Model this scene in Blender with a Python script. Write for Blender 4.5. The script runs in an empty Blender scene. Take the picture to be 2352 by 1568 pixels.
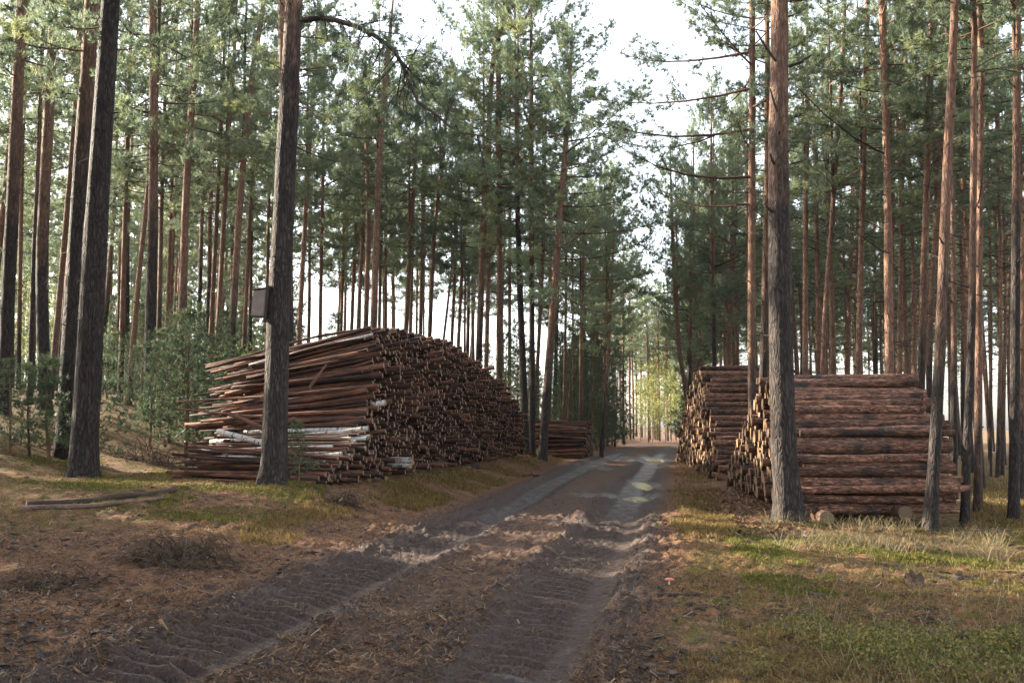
import bpy, math, random
import numpy as np

random.seed(7)
RNG = np.random.default_rng(7)
S = bpy.context.scene
COL = S.collection

# ------------------------------------------------------------------ camera, light, exposure
F_PX, CX, CY, HOR = 2287.0, 1176.0, 784.0, 985.0       # photograph measured on a 2352 px wide copy
CAM_Z = 1.6
TILT = math.atan((HOR - CY) / F_PX)
cam_d = bpy.data.cameras.new('camera')
cam_d.sensor_width = 36.0
cam_d.lens = 36.0 * F_PX / 2352.0
cam_d.clip_start, cam_d.clip_end = 0.1, 3000.0
cam = bpy.data.objects.new('camera', cam_d)
COL.objects.link(cam)
cam.location = (0, 0, CAM_Z)
cam.rotation_euler = (math.radians(90) + TILT, 0, 0)
S.camera = cam

SUN_EL = math.radians(20.5)
SUN_H = np.array([-0.925, 0.38]); SUN_H /= np.linalg.norm(SUN_H)
SUN_V = np.array([SUN_H[0] * math.cos(SUN_EL), SUN_H[1] * math.cos(SUN_EL), math.sin(SUN_EL)])
world = bpy.data.worlds.new('World'); S.world = world
world.use_nodes = True
wn = world.node_tree
sky = wn.nodes.new('ShaderNodeTexSky'); sky.sky_type = 'NISHITA'; sky.sun_disc = False
sky.sun_elevation = SUN_EL
sky.sun_rotation = math.atan2(SUN_H[0], SUN_H[1])
sky.air_density = 1.0; sky.dust_density = 2.5; sky.ozone_density = 1.0
hs = wn.nodes.new('ShaderNodeHueSaturation'); hs.inputs['Saturation'].default_value = 0.45
wn.links.new(sky.outputs[0], hs.inputs['Color'])
bg = wn.nodes['Background']; bg.inputs['Strength'].default_value = 0.105
wn.links.new(hs.outputs[0], bg.inputs['Color'])

sun_d = bpy.data.lights.new('sun', 'SUN'); sun_d.energy = 3.6; sun_d.angle = math.radians(0.5)
sun_d.color = (1.0, 0.88, 0.70)
sun = bpy.data.objects.new('sun', sun_d); COL.objects.link(sun)
sun.location = (-60, 20, 40)
from mathutils import Vector, Matrix, Quaternion
sun.rotation_euler = Vector(SUN_V).to_track_quat('Z', 'Y').to_euler()
S.view_settings.view_transform = 'Standard'
S.view_settings.look = 'None'
S.view_settings.exposure = 2.95
S.view_settings.gamma = 1.0
S.cycles.max_bounces = 6
S.cycles.diffuse_bounces = 3
S.cycles.glossy_bounces = 2
S.cycles.transmission_bounces = 3
S.cycles.transparent_max_bounces = 4
S.cycles.use_denoising = True

# ------------------------------------------------------------------ maths helpers
def at(px, py, d):
    """the point at distance d along Y seen at photo pixel (px, py)"""
    u = (px - CX) / F_PX; v = (CY - py) / F_PX
    st, ct = math.sin(TILT), math.cos(TILT)
    w = np.array([u, ct - v * st, st + v * ct])
    return np.array([0, 0, CAM_Z]) + w * (d / w[1])

_TAB = np.random.default_rng(11).random((256, 256))
def vnoise(x, y, seed=0):
    x = np.asarray(x, float) + seed * 17.31; y = np.asarray(y, float) + seed * 9.77
    xi = np.floor(x).astype(int); yi = np.floor(y).astype(int)
    fx = x - xi; fy = y - yi
    fx = fx * fx * (3 - 2 * fx); fy = fy * fy * (3 - 2 * fy)
    a = _TAB[xi & 255, yi & 255]; b = _TAB[(xi + 1) & 255, yi & 255]
    c = _TAB[xi & 255, (yi + 1) & 255]; e = _TAB[(xi + 1) & 255, (yi + 1) & 255]
    return (a * (1 - fx) + b * fx) * (1 - fy) + (c * (1 - fx) + e * fx) * fy
def fbm(x, y, seed=0, octv=4):
    s = 0.0; amp = 0.5; f = 1.0
    for k in range(octv):
        s = s + amp * vnoise(x * f, y * f, seed + k * 3); amp *= 0.5; f *= 2.03
    return s / (1 - 0.5 ** octv)
def sst(a, b, x):
    t = np.clip((np.asarray(x, float) - a) / (b - a), 0, 1)
    return t * t * (3 - 2 * t)
def nrm(v):
    v = np.asarray(v, float)
    return v / np.maximum(np.linalg.norm(v, axis=-1, keepdims=True), 1e-9)

# ------------------------------------------------------------------ mesh helpers
class MB:
    """collects vertices and faces, then links them as one mesh object"""
    def __init__(s): s.V = []; s.F = []; s.n = 0
    def add(s, V, F, m=0, smooth=True):
        V = np.asarray(V, float).reshape(-1, 3); F = np.asarray(F, int)
        if len(F): s.F.append((F + s.n, m, smooth))
        s.V.append(V); s.n += len(V)
    def tube(s, P, R, k=6, m=0, cap0=False, cap1=False, mcap=None):
        P = np.asarray(P, float); R = np.asarray(R, float); n = len(P)
        T = nrm(np.gradient(P, axis=0))
        mean = nrm(P[-1] - P[0])
        ref = np.array([1.0, 0, 0]) if abs(mean[0]) < 0.8 else np.array([0, 0, 1.0])
        U = nrm(np.cross(T, ref)); W = np.cross(T, U)
        a = np.linspace(0, 2 * np.pi, k, endpoint=False)
        if R.ndim == 1: R = np.repeat(R[:, None], k, 1)
        V = P[:, None, :] + R[:, :, None] * (np.cos(a)[None, :, None] * U[:, None, :] + np.sin(a)[None, :, None] * W[:, None, :])
        i = np.arange(n - 1)[:, None] * k; j = np.arange(k)[None, :]; j2 = (j + 1) % k
        F = np.stack([i + j, i + j2, i + k + j2, i + k + j], -1).reshape(-1, 4)
        s.add(V.reshape(-1, 3), F, m)
        b = s.n - n * k
        if cap0: s.F.append((np.array([[b + q for q in range(k)][::-1]]), m if mcap is None else mcap, False))
        if cap1: s.F.append((np.array([[b + (n - 1) * k + q for q in range(k)]]), m if mcap is None else mcap, False))
    def arrays(s):
        return np.concatenate(s.V), s.F
    def mesh(s, name, mats):
        V = np.concatenate(s.V)
        me = bpy.data.meshes.new(name)
        me.vertices.add(len(V)); me.vertices.foreach_set('co', V.astype(np.float32).ravel())
        loops = np.concatenate([f.ravel() for f, _, _ in s.F]).astype(np.int32)
        tot = np.concatenate([np.full(len(f), f.shape[1]) for f, _, _ in s.F]).astype(np.int32)
        mi = np.concatenate([np.full(len(f), m) for f, m, _ in s.F]).astype(np.int32)
        sm = np.concatenate([np.full(len(f), t) for f, _, t in s.F]).astype(bool)
        st = np.concatenate([[0], np.cumsum(tot)[:-1]]).astype(np.int32)
        me.loops.add(len(loops)); me.loops.foreach_set('vertex_index', loops)
        me.polygons.add(len(tot)); me.polygons.foreach_set('loop_start', st); me.polygons.foreach_set('loop_total', tot)
        me.polygons.foreach_set('material_index', mi); me.polygons.foreach_set('use_smooth', sm)
        for m in (mats if isinstance(mats, (list, tuple)) else [mats]): me.materials.append(m)
        me.update(calc_edges=True)
        return me
    def build(s, name, mats, parent=None):
        return link(name, s.mesh(name, mats), parent)

def link(name, me, parent=None, loc=None, rot=None, scale=None):
    o = bpy.data.objects.new(name, me); COL.objects.link(o)
    if parent is not None: o.parent = parent
    if loc is not None: o.location = loc
    if rot is not None: o.rotation_euler = rot
    if scale is not None: o.scale = scale
    return o
def tag(o, label=None, cat=None, group=None, kind=None):
    if label: o['label'] = label
    if cat: o['category'] = cat
    if group: o['group'] = group
    if kind: o['kind'] = kind
    return o
def thing(name, label, cat, loc=(0, 0, 0), rot=(0, 0, 0), group=None):
    o = link(name, None, loc=loc, rot=rot)
    o.empty_display_size = 0.2
    return tag(o, label, cat, group)

# ------------------------------------------------------------------ materials
class NT:
    def __init__(s, name, own=False):
        s.own = own
        s.m = bpy.data.materials.new(name); s.m.use_nodes = True
        s.t = s.m.node_tree; s.N = s.t.nodes; s.P = s.N['Principled BSDF']; s.out = s.N['Material Output']
        s.P.inputs['Specular IOR Level'].default_value = 0.3
    def n(s, typ, **kw):
        x = s.N.new(typ)
        for k, v in kw.items():
            if k.startswith('i_'):
                key = k[2:]; key = int(key) if key.isdigit() else key.replace('_', ' ')
                x.inputs[key].default_value = v
            else: setattr(x, k, v)
        return x
    def l(s, a, b): s.t.links.new(a, b)
    def coords(s, scale=(1, 1, 1), own=False):
        tc = s.n('ShaderNodeTexCoord'); mp = s.n('ShaderNodeMapping'); mp.inputs['Scale'].default_value = scale
        if own or s.own:                       # every log and trunk gets its own stretch of the pattern
            oi = s.n('ShaderNodeObjectInfo'); sc = s.n('ShaderNodeVectorMath'); sc.operation = 'SCALE'; sc.inputs[0].default_value = (41.0, 23.0, 57.0)
            s.l(oi.outputs['Random'], sc.inputs['Scale']); s.l(sc.outputs[0], mp.inputs['Location'])
        s.l(tc.outputs['Object'], mp.inputs['Vector']); return mp.outputs[0]
    def noise(s, vec, scale, detail=4, rough=0.55):
        x = s.n('ShaderNodeTexNoise'); x.inputs['Scale'].default_value = scale
        x.inputs['Detail'].default_value = detail; x.inputs['Roughness'].default_value = rough
        if vec is not None: s.l(vec, x.inputs['Vector'])
        return x.outputs['Fac']
    def ramp(s, fac, stops):
        r = s.n('ShaderNodeValToRGB'); el = r.color_ramp.elements
        while len(el) < len(stops): el.new(0.5)
        for e, (p, c) in zip(el, stops):
            e.position = p; e.color = (*c, 1) if len(c) == 3 else c
        s.l(fac, r.inputs[0]); return r.outputs[0]
    def mix(s, fac, a, b, mode='MIX'):
        x = s.n('ShaderNodeMix'); x.data_type = 'RGBA'; x.blend_type = mode
        for sock, v in ((x.inputs[0], fac), (x.inputs[6], a), (x.inputs[7], b)):
            if isinstance(v, (int, float)): sock.default_value = v
            elif isinstance(v, tuple): sock.default_value = (*v, 1)
            else: s.l(v, sock)
        return x.outputs[2]
    def math(s, op, a, b=0.0, clamp=False):
        x = s.n('ShaderNodeMath'); x.operation = op; x.use_clamp = clamp
        for sock, v in ((x.inputs[0], a), (x.inputs[1], b)):
            if isinstance(v, (int, float)): sock.default_value = v
            else: s.l(v, sock)
        return x.outputs[0]
    def bump(s, h, strength=0.5, dist=0.02):
        b = s.n('ShaderNodeBump'); b.inputs['Strength'].default_value = strength; b.inputs['Distance'].default_value = dist
        s.l(h, b.inputs['Height']); s.l(b.outputs[0], s.P.inputs['Normal'])
    def base(s, c, rough=0.8):
        if isinstance(c, tuple): s.P.inputs['Base Color'].default_value = (*c, 1)
        else: s.l(c, s.P.inputs['Base Color'])
        if isinstance(rough, (int, float)): s.P.inputs['Roughness'].default_value = rough
        else: s.l(rough, s.P.inputs['Roughness'])

def bark_material():
    t = NT('pine_bark', True)
    v = t.coords((1, 1, 0.22))
    vor = t.n('ShaderNodeTexVoronoi'); vor.feature = 'DISTANCE_TO_EDGE'; vor.inputs['Scale'].default_value = 17
    warp = t.n('ShaderNodeTexNoise'); warp.inputs['Scale'].default_value = 9; t.l(v, warp.inputs['Vector'])
    vv = t.n('ShaderNodeVectorMath'); vv.operation = 'MULTIPLY_ADD'; vv.inputs[1].default_value = (0.2, 0.2, 0.2)
    t.l(warp.outputs['Color'], vv.inputs[0]); t.l(v, vv.inputs[2]); t.l(vv.outputs[0], vor.inputs['Vector'])
    crack = t.ramp(vor.outputs['Distance'], [(0.02, (0, 0, 0)), (0.2, (1, 1, 1))])
    n1 = t.noise(v, 30, 5); n2 = t.noise(t.coords((1, 1, 0.5)), 3.2, 3)
    low = t.mix(t.ramp(n1, [(0.35, (0, 0, 0)), (0.7, (1, 1, 1))]), (0.017, 0.012, 0.010), (0.070, 0.049, 0.039))
    low = t.mix(t.math('MULTIPLY', t.math('SUBTRACT', 1.0, crack), t.math('ADD', 0.5, t.math('MULTIPLY', n2, 0.7))), low, (0.010, 0.008, 0.007))
    up = t.ramp(n1, [(0.3, (0.11, 0.052, 0.030)), (0.55, (0.22, 0.115, 0.068)), (0.75, (0.31, 0.20, 0.14))])
    up = t.mix(t.math('MULTIPLY', t.math('SUBTRACT', 1.0, crack), 0.45), up, (0.07, 0.035, 0.022))
    sep = t.n('ShaderNodeSeparateXYZ'); tc = t.n('ShaderNodeTexCoord'); t.l(tc.outputs['Object'], sep.inputs[0])
    at_ = t.n('ShaderNodeAttribute'); at_.attribute_type = 'OBJECT'; at_.attribute_name = 'orange_from'
    h = t.math('ADD', t.math('SUBTRACT', sep.outputs['Z'], at_.outputs['Fac']), t.math('MULTIPLY', t.math('SUBTRACT', n2, 0.5), 5.0))
    f = t.math('ADD', t.math('MULTIPLY', h, 0.28), 0.5, True)
    oi = t.n('ShaderNodeObjectInfo')
    c = t.mix(f, low, up)
    hv = t.n('ShaderNodeHueSaturation')
    t.l(t.math('ADD', t.math('MULTIPLY', oi.outputs['Random'], 0.45), 0.75), hv.inputs['Value'])
    hv.inputs['Saturation'].default_value = 0.92
    t.l(c, hv.inputs['Color'])
    t.base(hv.outputs[0], 0.85)
    hh = t.math('ADD', t.math('MULTIPLY', crack, 0.7), t.math('MULTIPLY', n1, 0.5))
    t.bump(hh, 0.8, 0.03)
    return t.m
M_BARK = bark_material()

def wood_mat(name, a, b, dark, scale=(0.5, 8, 8), rough=0.85, con=(0.32, 0.68), bmp=0.6):
    t = NT(name, True); v = t.coords(scale)
    n1 = t.noise(v, 4, 5); n2 = t.noise(t.coords((1, 1, 1)), 2.3, 3)
    oi = t.n('ShaderNodeObjectInfo'); geo = t.n('ShaderNodeNewGeometry')
    r = t.math('FRACT', t.math('ADD', oi.outputs['Random'], geo.outputs['Random Per Island']))
    c = t.mix(t.ramp(n1, [(con[0], (0, 0, 0)), (con[1], (1, 1, 1))]), a, b)
    c = t.mix(t.ramp(n2, [(0.42, (0, 0, 0)), (0.7, (1, 1, 1))]), c, dark)
    hv = t.n('ShaderNodeHueSaturation'); t.l(c, hv.inputs['Color'])
    t.l(t.math('ADD', t.math('MULTIPLY', t.math('POWER', r, 1.5), 1.2), 0.4), hv.inputs['Value'])
    t.base(hv.outputs[0], rough); t.bump(n1, bmp, 0.015 if bmp < 0.9 else 0.03)
    return t.m
M_POLE = wood_mat('pole_bark', (0.17, 0.070, 0.038), (0.050, 0.025, 0.018), (0.03, 0.021, 0.018), (1.5, 12, 12), 0.85, (0.38, 0.64), 0.9)
def log_bark():
    t = NT('log_bark', True); v = t.coords((0.3, 1, 1)); geo = t.n('ShaderNodeNewGeometry'); oi = t.n('ShaderNodeObjectInfo')
    r = t.math('FRACT', t.math('ADD', oi.outputs['Random'], geo.outputs['Random Per Island']))
    vor = t.n('ShaderNodeTexVoronoi'); vor.feature = 'DISTANCE_TO_EDGE'; vor.inputs['Scale'].default_value = 15
    warp = t.n('ShaderNodeTexNoise'); warp.inputs['Scale'].default_value = 8; warp.inputs['Detail'].default_value = 4; t.l(v, warp.inputs['Vector'])
    vv = t.n('ShaderNodeVectorMath'); vv.operation = 'MULTIPLY_ADD'; vv.inputs[1].default_value = (0.3, 0.3, 0.3)
    t.l(warp.outputs['Color'], vv.inputs[0]); t.l(v, vv.inputs[2]); t.l(vv.outputs[0], vor.inputs['Vector'])
    crack = t.ramp(vor.outputs['Distance'], [(0.0, (0, 0, 0)), (0.2, (1, 1, 1))])
    n1 = t.noise(v, 22, 5, 0.7); n2 = t.noise(t.coords(), 1.6, 3)
    c = t.ramp(n1, [(0.34, (0.045, 0.023, 0.015)), (0.48, (0.175, 0.080, 0.050)), (0.64, (0.34, 0.175, 0.11))])
    c = t.mix(t.ramp(n2, [(0.52, (0, 0, 0)), (0.66, (1, 1, 1))]), c, t.mix(n1, (0.018, 0.014, 0.012), (0.085, 0.066, 0.056)))
    c = t.mix(t.math('MULTIPLY', t.math('SUBTRACT', 1.0, crack), 0.6), c, (0.012, 0.008, 0.006))
    hv = t.n('ShaderNodeHueSaturation'); t.l(c, hv.inputs['Color']); t.l(t.math('ADD', t.math('MULTIPLY', r, 0.9), 0.6), hv.inputs['Value'])
    t.base(hv.outputs[0], 0.85); t.bump(t.math('ADD', t.math('MULTIPLY', crack, 0.6), n1), 1.0, 0.035)
    return t.m
M_LOG = log_bark()
M_STICK = wood_mat('stick_bark', (0.16, 0.10, 0.07), (0.07, 0.045, 0.035), (0.035, 0.025, 0.02))
M_DEAD = wood_mat('dead_twig', (0.075, 0.055, 0.043), (0.035, 0.027, 0.022), (0.02, 0.016, 0.014))
M_LIMB = wood_mat('limb_bark', (0.19, 0.10, 0.06), (0.10, 0.055, 0.035), (0.05, 0.035, 0.025))

def cut_mat(name, a, b, dark):
    t = NT(name); tc = t.coords((1, 1, 1))
    n1 = t.noise(tc, 14, 4); oi = t.n('ShaderNodeObjectInfo'); geo = t.n('ShaderNodeNewGeometry')
    r = t.math('FRACT', t.math('ADD', oi.outputs['Random'], geo.outputs['Random Per Island']))
    ln = t.n('ShaderNodeVectorMath'); ln.operation = 'LENGTH'
    sp = t.n('ShaderNodeMapping'); sp.inputs['Scale'].default_value = (0, 1, 1); t.l(t.n('ShaderNodeTexCoord').outputs['Object'], sp.inputs[0])
    t.l(sp.outputs[0], ln.inputs[0])
    ring = t.math('SINE', t.math('MULTIPLY', ln.outputs['Value'], 260.0))
    c = t.mix(t.ramp(n1, [(0.35, (0, 0, 0)), (0.7, (1, 1, 1))]), a, b)
    c = t.mix(t.math('MULTIPLY', t.math('ADD', ring, 1.0), 0.12), c, dark)
    c = t.mix(t.ramp(r, [(0.55, (0, 0, 0)), (1.0, (1, 1, 1))]), c, dark)
    t.base(c, 0.8); t.bump(n1, 0.3, 0.01)
    return t.m
M_CUT = cut_mat('cut_wood', (0.30, 0.19, 0.10), (0.20, 0.13, 0.075), (0.085, 0.058, 0.042))
M_CUTGREY = cut_mat('weathered_cut_wood', (0.30, 0.20, 0.13), (0.19, 0.125, 0.085), (0.075, 0.05, 0.038))

def birch_mat():
    t = NT('birch_bark', True); v = t.coords((5, 1.2, 1.2))
    n1 = t.noise(v, 5, 4, 0.65); n2 = t.noise(t.coords(), 3, 3)
    c = t.mix(t.ramp(n1, [(0.52, (0, 0, 0)), (0.60, (1, 1, 1))]), (0.48, 0.45, 0.41), (0.035, 0.028, 0.025))
    c = t.mix(t.ramp(n2, [(0.5, (0, 0, 0)), (0.75, (1, 1, 1))]), c, (0.22, 0.15, 0.11))
    t.base(c, 0.65); return t.m
M_BIRCH = birch_mat()

def needle_mat(name, c1, c2, c3, trans=0.35):
    t = NT(name); oi = t.n('ShaderNodeObjectInfo'); geo = t.n('ShaderNodeNewGeometry')
    n1 = t.noise(t.coords(), 0.9, 2)
    c = t.mix(geo.outputs['Random Per Island'], c1, c2)
    c = t.mix(t.ramp(n1, [(0.45, (0, 0, 0)), (0.75, (1, 1, 1))]), c, c3)
    hv = t.n('ShaderNodeHueSaturation'); t.l(c, hv.inputs['Color'])
    t.l(t.math('ADD', t.math('MULTIPLY', oi.outputs['Random'], 0.5), 0.75), hv.inputs['Value'])
    t.l(t.math('ADD', t.math('MULTIPLY', oi.outputs['Random'], -0.03), 0.515), hv.inputs['Hue'])
    t.base(hv.outputs[0], 0.55)
    tr = t.n('ShaderNodeBsdfTranslucent'); t.l(hv.outputs[0], tr.inputs['Color'])
    ms = t.n('ShaderNodeMixShader'); ms.inputs[0].default_value = trans
    t.l(t.P.outputs[0], ms.inputs[1]); t.l(tr.outputs[0], ms.inputs[2]); t.l(ms.outputs[0], t.out.inputs['Surface'])
    return t.m
M_NEEDLE = needle_mat('pine_needles', (0.125, 0.17, 0.11), (0.18, 0.23, 0.14), (0.215, 0.235, 0.095), 0.5)
M_YOUNG = needle_mat('young_pine_needles', (0.055, 0.085, 0.05), (0.085, 0.12, 0.062), (0.11, 0.12, 0.045), 0.45)
M_YELLOW = needle_mat('autumn_leaves', (0.19, 0.20, 0.055), (0.13, 0.17, 0.06), (0.25, 0.22, 0.05), 0.5)
M_BROWNNEEDLE = needle_mat('dry_needles', (0.12, 0.065, 0.035), (0.08, 0.05, 0.03), (0.06, 0.05, 0.03), 0.2)
M_SEEDLING = needle_mat('seedling_leaves', (0.10, 0.26, 0.05), (0.14, 0.32, 0.07), (0.12, 0.25, 0.05), 0.3)

def blade_mat(name, stops):
    t = NT(name); geo = t.n('ShaderNodeNewGeometry')
    c = t.ramp(geo.outputs['Random Per Island'], stops)
    n1 = t.noise(t.coords(), 0.8, 3)
    c = t.mix(t.math('MULTIPLY', n1, 0.35), c, (0.10, 0.07, 0.025))
    t.base(c, 0.7)
    tr = t.n('ShaderNodeBsdfTranslucent'); t.l(c, tr.inputs['Color'])
    ms = t.n('ShaderNodeMixShader'); ms.inputs[0].default_value = 0.3
    t.l(t.P.outputs[0], ms.inputs[1]); t.l(tr.outputs[0], ms.inputs[2]); t.l(ms.outputs[0], t.out.inputs['Surface'])
    return t.m
M_GRASS = blade_mat('short_grass', [(0.0, (0.05, 0.055, 0.014)), (0.2, (0.115, 0.10, 0.02)), (0.4, (0.20, 0.145, 0.036)), (0.68, (0.29, 0.185, 0.07)), (0.85, (0.20, 0.09, 0.034)), (1.0, (0.12, 0.055, 0.024))])
M_STRAW = blade_mat('dry_straw', [(0.0, (0.16, 0.12, 0.055)), (0.5, (0.27, 0.21, 0.11)), (0.85, (0.36, 0.30, 0.18)), (1.0, (0.12, 0.11, 0.04))])
M_MOSS = blade_mat('moss', [(0.0, (0.05, 0.065, 0.008)), (0.5, (0.11, 0.12, 0.014)), (1.0, (0.17, 0.16, 0.022))])
M_COVER = blade_mat('bilberry_leaves', [(0.0, (0.04, 0.06, 0.014)), (0.4, (0.10, 0.115, 0.022)), (0.75, (0.21, 0.20, 0.055)), (1.0, (0.26, 0.17, 0.05))])
M_LITTER = blade_mat('needle_litter', [(0.0, (0.022, 0.014, 0.011)), (0.35, (0.09, 0.043, 0.023)), (0.7, (0.20, 0.10, 0.048)), (0.93, (0.30, 0.19, 0.10)), (1.0, (0.34, 0.30, 0.26))])

def ground_material():
    t = NT('forest_floor')
    vc = t.n('ShaderNodeVertexColor'); vc.layer_name = 'mask'
    sp = t.n('ShaderNodeSeparateColor'); t.l(vc.outputs[0], sp.inputs[0])
    mud, gr, wet = sp.outputs[0], sp.outputs[1], sp.outputs[2]
    v = t.coords()
    nb = t.noise(v, 1.3, 5, 0.6); nf = t.noise(v, 9, 6, 0.7); nx = t.noise(v, 46, 5, 0.75); nm = t.noise(v, 3.7, 5, 0.65)
    lit = t.ramp(nx, [(0.36, (0.024, 0.014, 0.010)), (0.48, (0.13, 0.064, 0.034)), (0.60, (0.25, 0.128, 0.064)), (0.75, (0.34, 0.21, 0.115))])
    lit = t.mix(t.ramp(nf, [(0.48, (0, 0, 0)), (0.62, (1, 1, 1))]), lit, t.mix(nx, (0.016, 0.012, 0.011), (0.075, 0.050, 0.040)))
    lit = t.mix(t.ramp(nm, [(0.5, (0, 0, 0)), (0.68, (1, 1, 1))]), lit, t.mix(nx, (0.11, 0.052, 0.026), (0.37, 0.20, 0.10)))
    mudc = t.ramp(nx, [(0.34, (0.016, 0.011, 0.009)), (0.5, (0.062, 0.043, 0.034)), (0.70, (0.14, 0.102, 0.082))])
    mudc = t.mix(t.ramp(nf, [(0.42, (0, 0, 0)), (0.7, (1, 1, 1))]), mudc, (0.068, 0.040, 0.029))
    mos = t.ramp(nx, [(0.3, (0.024, 0.025, 0.009)), (0.5, (0.095, 0.085, 0.018)), (0.65, (0.18, 0.135, 0.034)), (0.8, (0.25, 0.18, 0.08))])
    mos = t.mix(t.ramp(nm, [(0.36, (0, 0, 0)), (0.56, (1, 1, 1))]), mos, lit)
    g2 = t.ramp(t.math('ADD', gr, t.math('MULTIPLY', t.math('SUBTRACT', nm, 0.5), 0.9)), [(0.35, (0, 0, 0)), (0.62, (1, 1, 1))])
    m2 = t.ramp(t.math('ADD', mud, t.math('MULTIPLY', t.math('SUBTRACT', nf, 0.5), 0.8)), [(0.35, (0, 0, 0)), (0.65, (1, 1, 1))])
    c = t.mix(g2, lit, mos); c = t.mix(m2, c, mudc)
    w2 = t.ramp(t.math('ADD', wet, t.math('MULTIPLY', t.math('SUBTRACT', nm, 0.5), 0.9)), [(0.5, (0, 0, 0)), (0.85, (1, 1, 1))])
    c = t.mix(t.math('MULTIPLY', w2, 0.45), c, (0.028, 0.022, 0.02))
    ro = t.math('SUBTRACT', t.math('SUBTRACT', 0.94, t.math('MULTIPLY', m2, 0.30)), t.math('MULTIPLY', w2, 0.36))
    t.base(c, ro)
    t.l(t.math('ADD', 0.18, t.math('MULTIPLY', w2, 0.4)), t.P.inputs['Specular IOR Level'])
    t.bump(t.math('ADD', t.math('MULTIPLY', nf, 0.6), nx), 0.75, 0.035)
    return t.m
M_GROUND = ground_material()

def simple(name, c, rough=0.7, n_amt=0.25, scale=20):
    t = NT(name); n1 = t.noise(t.coords(), scale, 4)
    t.base(t.mix(n1, tuple(x * (1 - n_amt) for x in c), tuple(x * (1 + n_amt) for x in c)), rough); return t.m
tw = NT('puddle_water'); tw.base((0.03, 0.028, 0.028), 0.05); tw.P.inputs['Specular IOR Level'].default_value = 0.6
tw.bump(tw.noise(tw.coords((1, 0.4, 1)), 5, 2), 0.6, 0.05); M_WATER = tw.m

# ------------------------------------------------------------------ terrain
RS = 0.165; RX0 = -2.3; RC = 1.0 / math.sqrt(1 + RS * RS); RH = 1.16
def road_u(X, Y): return (X - (RX0 + RS * Y + 0.0003 * np.clip(np.asarray(Y, float) - 25, 0, 90) ** 2)) * RC
def road_v(X, Y): return (Y + RS * X) * RC
PUDDLES = [(1432, 1054, 0.75, 3.6), (1500, 1054, 0.55, 3.4), (1400, 1141, 0.75, 0.75), (1478, 1112, 0.30, 2.4), (1470, 1143, 0.42, 1.0), (1312, 1206, 0.42, 0.42), (1180, 1556, 0.16, 0.14), (1380, 1078, 0.35, 1.6)]
def road_z(Y): return 0.30 * sst(16, 46, Y)
_pud = []
def base_z(X, Y):
    u = road_u(X, Y)
    zr = road_z(Y)
    left = np.interp(-u, [0, 1.8, 2.6, 3.6, 4.4, 9.0, 10.6, 14.5, 24, 60, 400], [0, 0, 0.18, 0.52, 0.63, 0.70, 0.95, 2.0, 3.2, 3.6, 3.6])
    left = np.where(u < -1.8, np.maximum(left, zr * sst(-1.8, -2.6, u) + zr * (1 - sst(-1.8, -2.6, u))), 0)
    fore = sst(4, 13, Y)                                       # the bank is lower near the camera
    soft = np.interp(-u, [0, 1.8, 5, 9, 14.5, 24, 60, 400], [0, 0, 0.22, 0.55, 1.5, 2.9, 3.6, 3.6])
    ff = sst(13.5, 17.5, Y); left = (soft * (0.3 + 0.7 * fore)) * (1 - ff) + left * ff
    right = zr * (1 - sst(3.0, 6.5, u)) - 0.12 * sst(4.5, 8.0, u) + 0.06 * sst(1.9, 2.6, u) * (1 - sst(3.5, 6.0, u))
    z = np.where(u < 0, np.where(u < -1.8, np.maximum(left, zr), zr), np.where(u > 1.8, right, zr))
    return z
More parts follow.
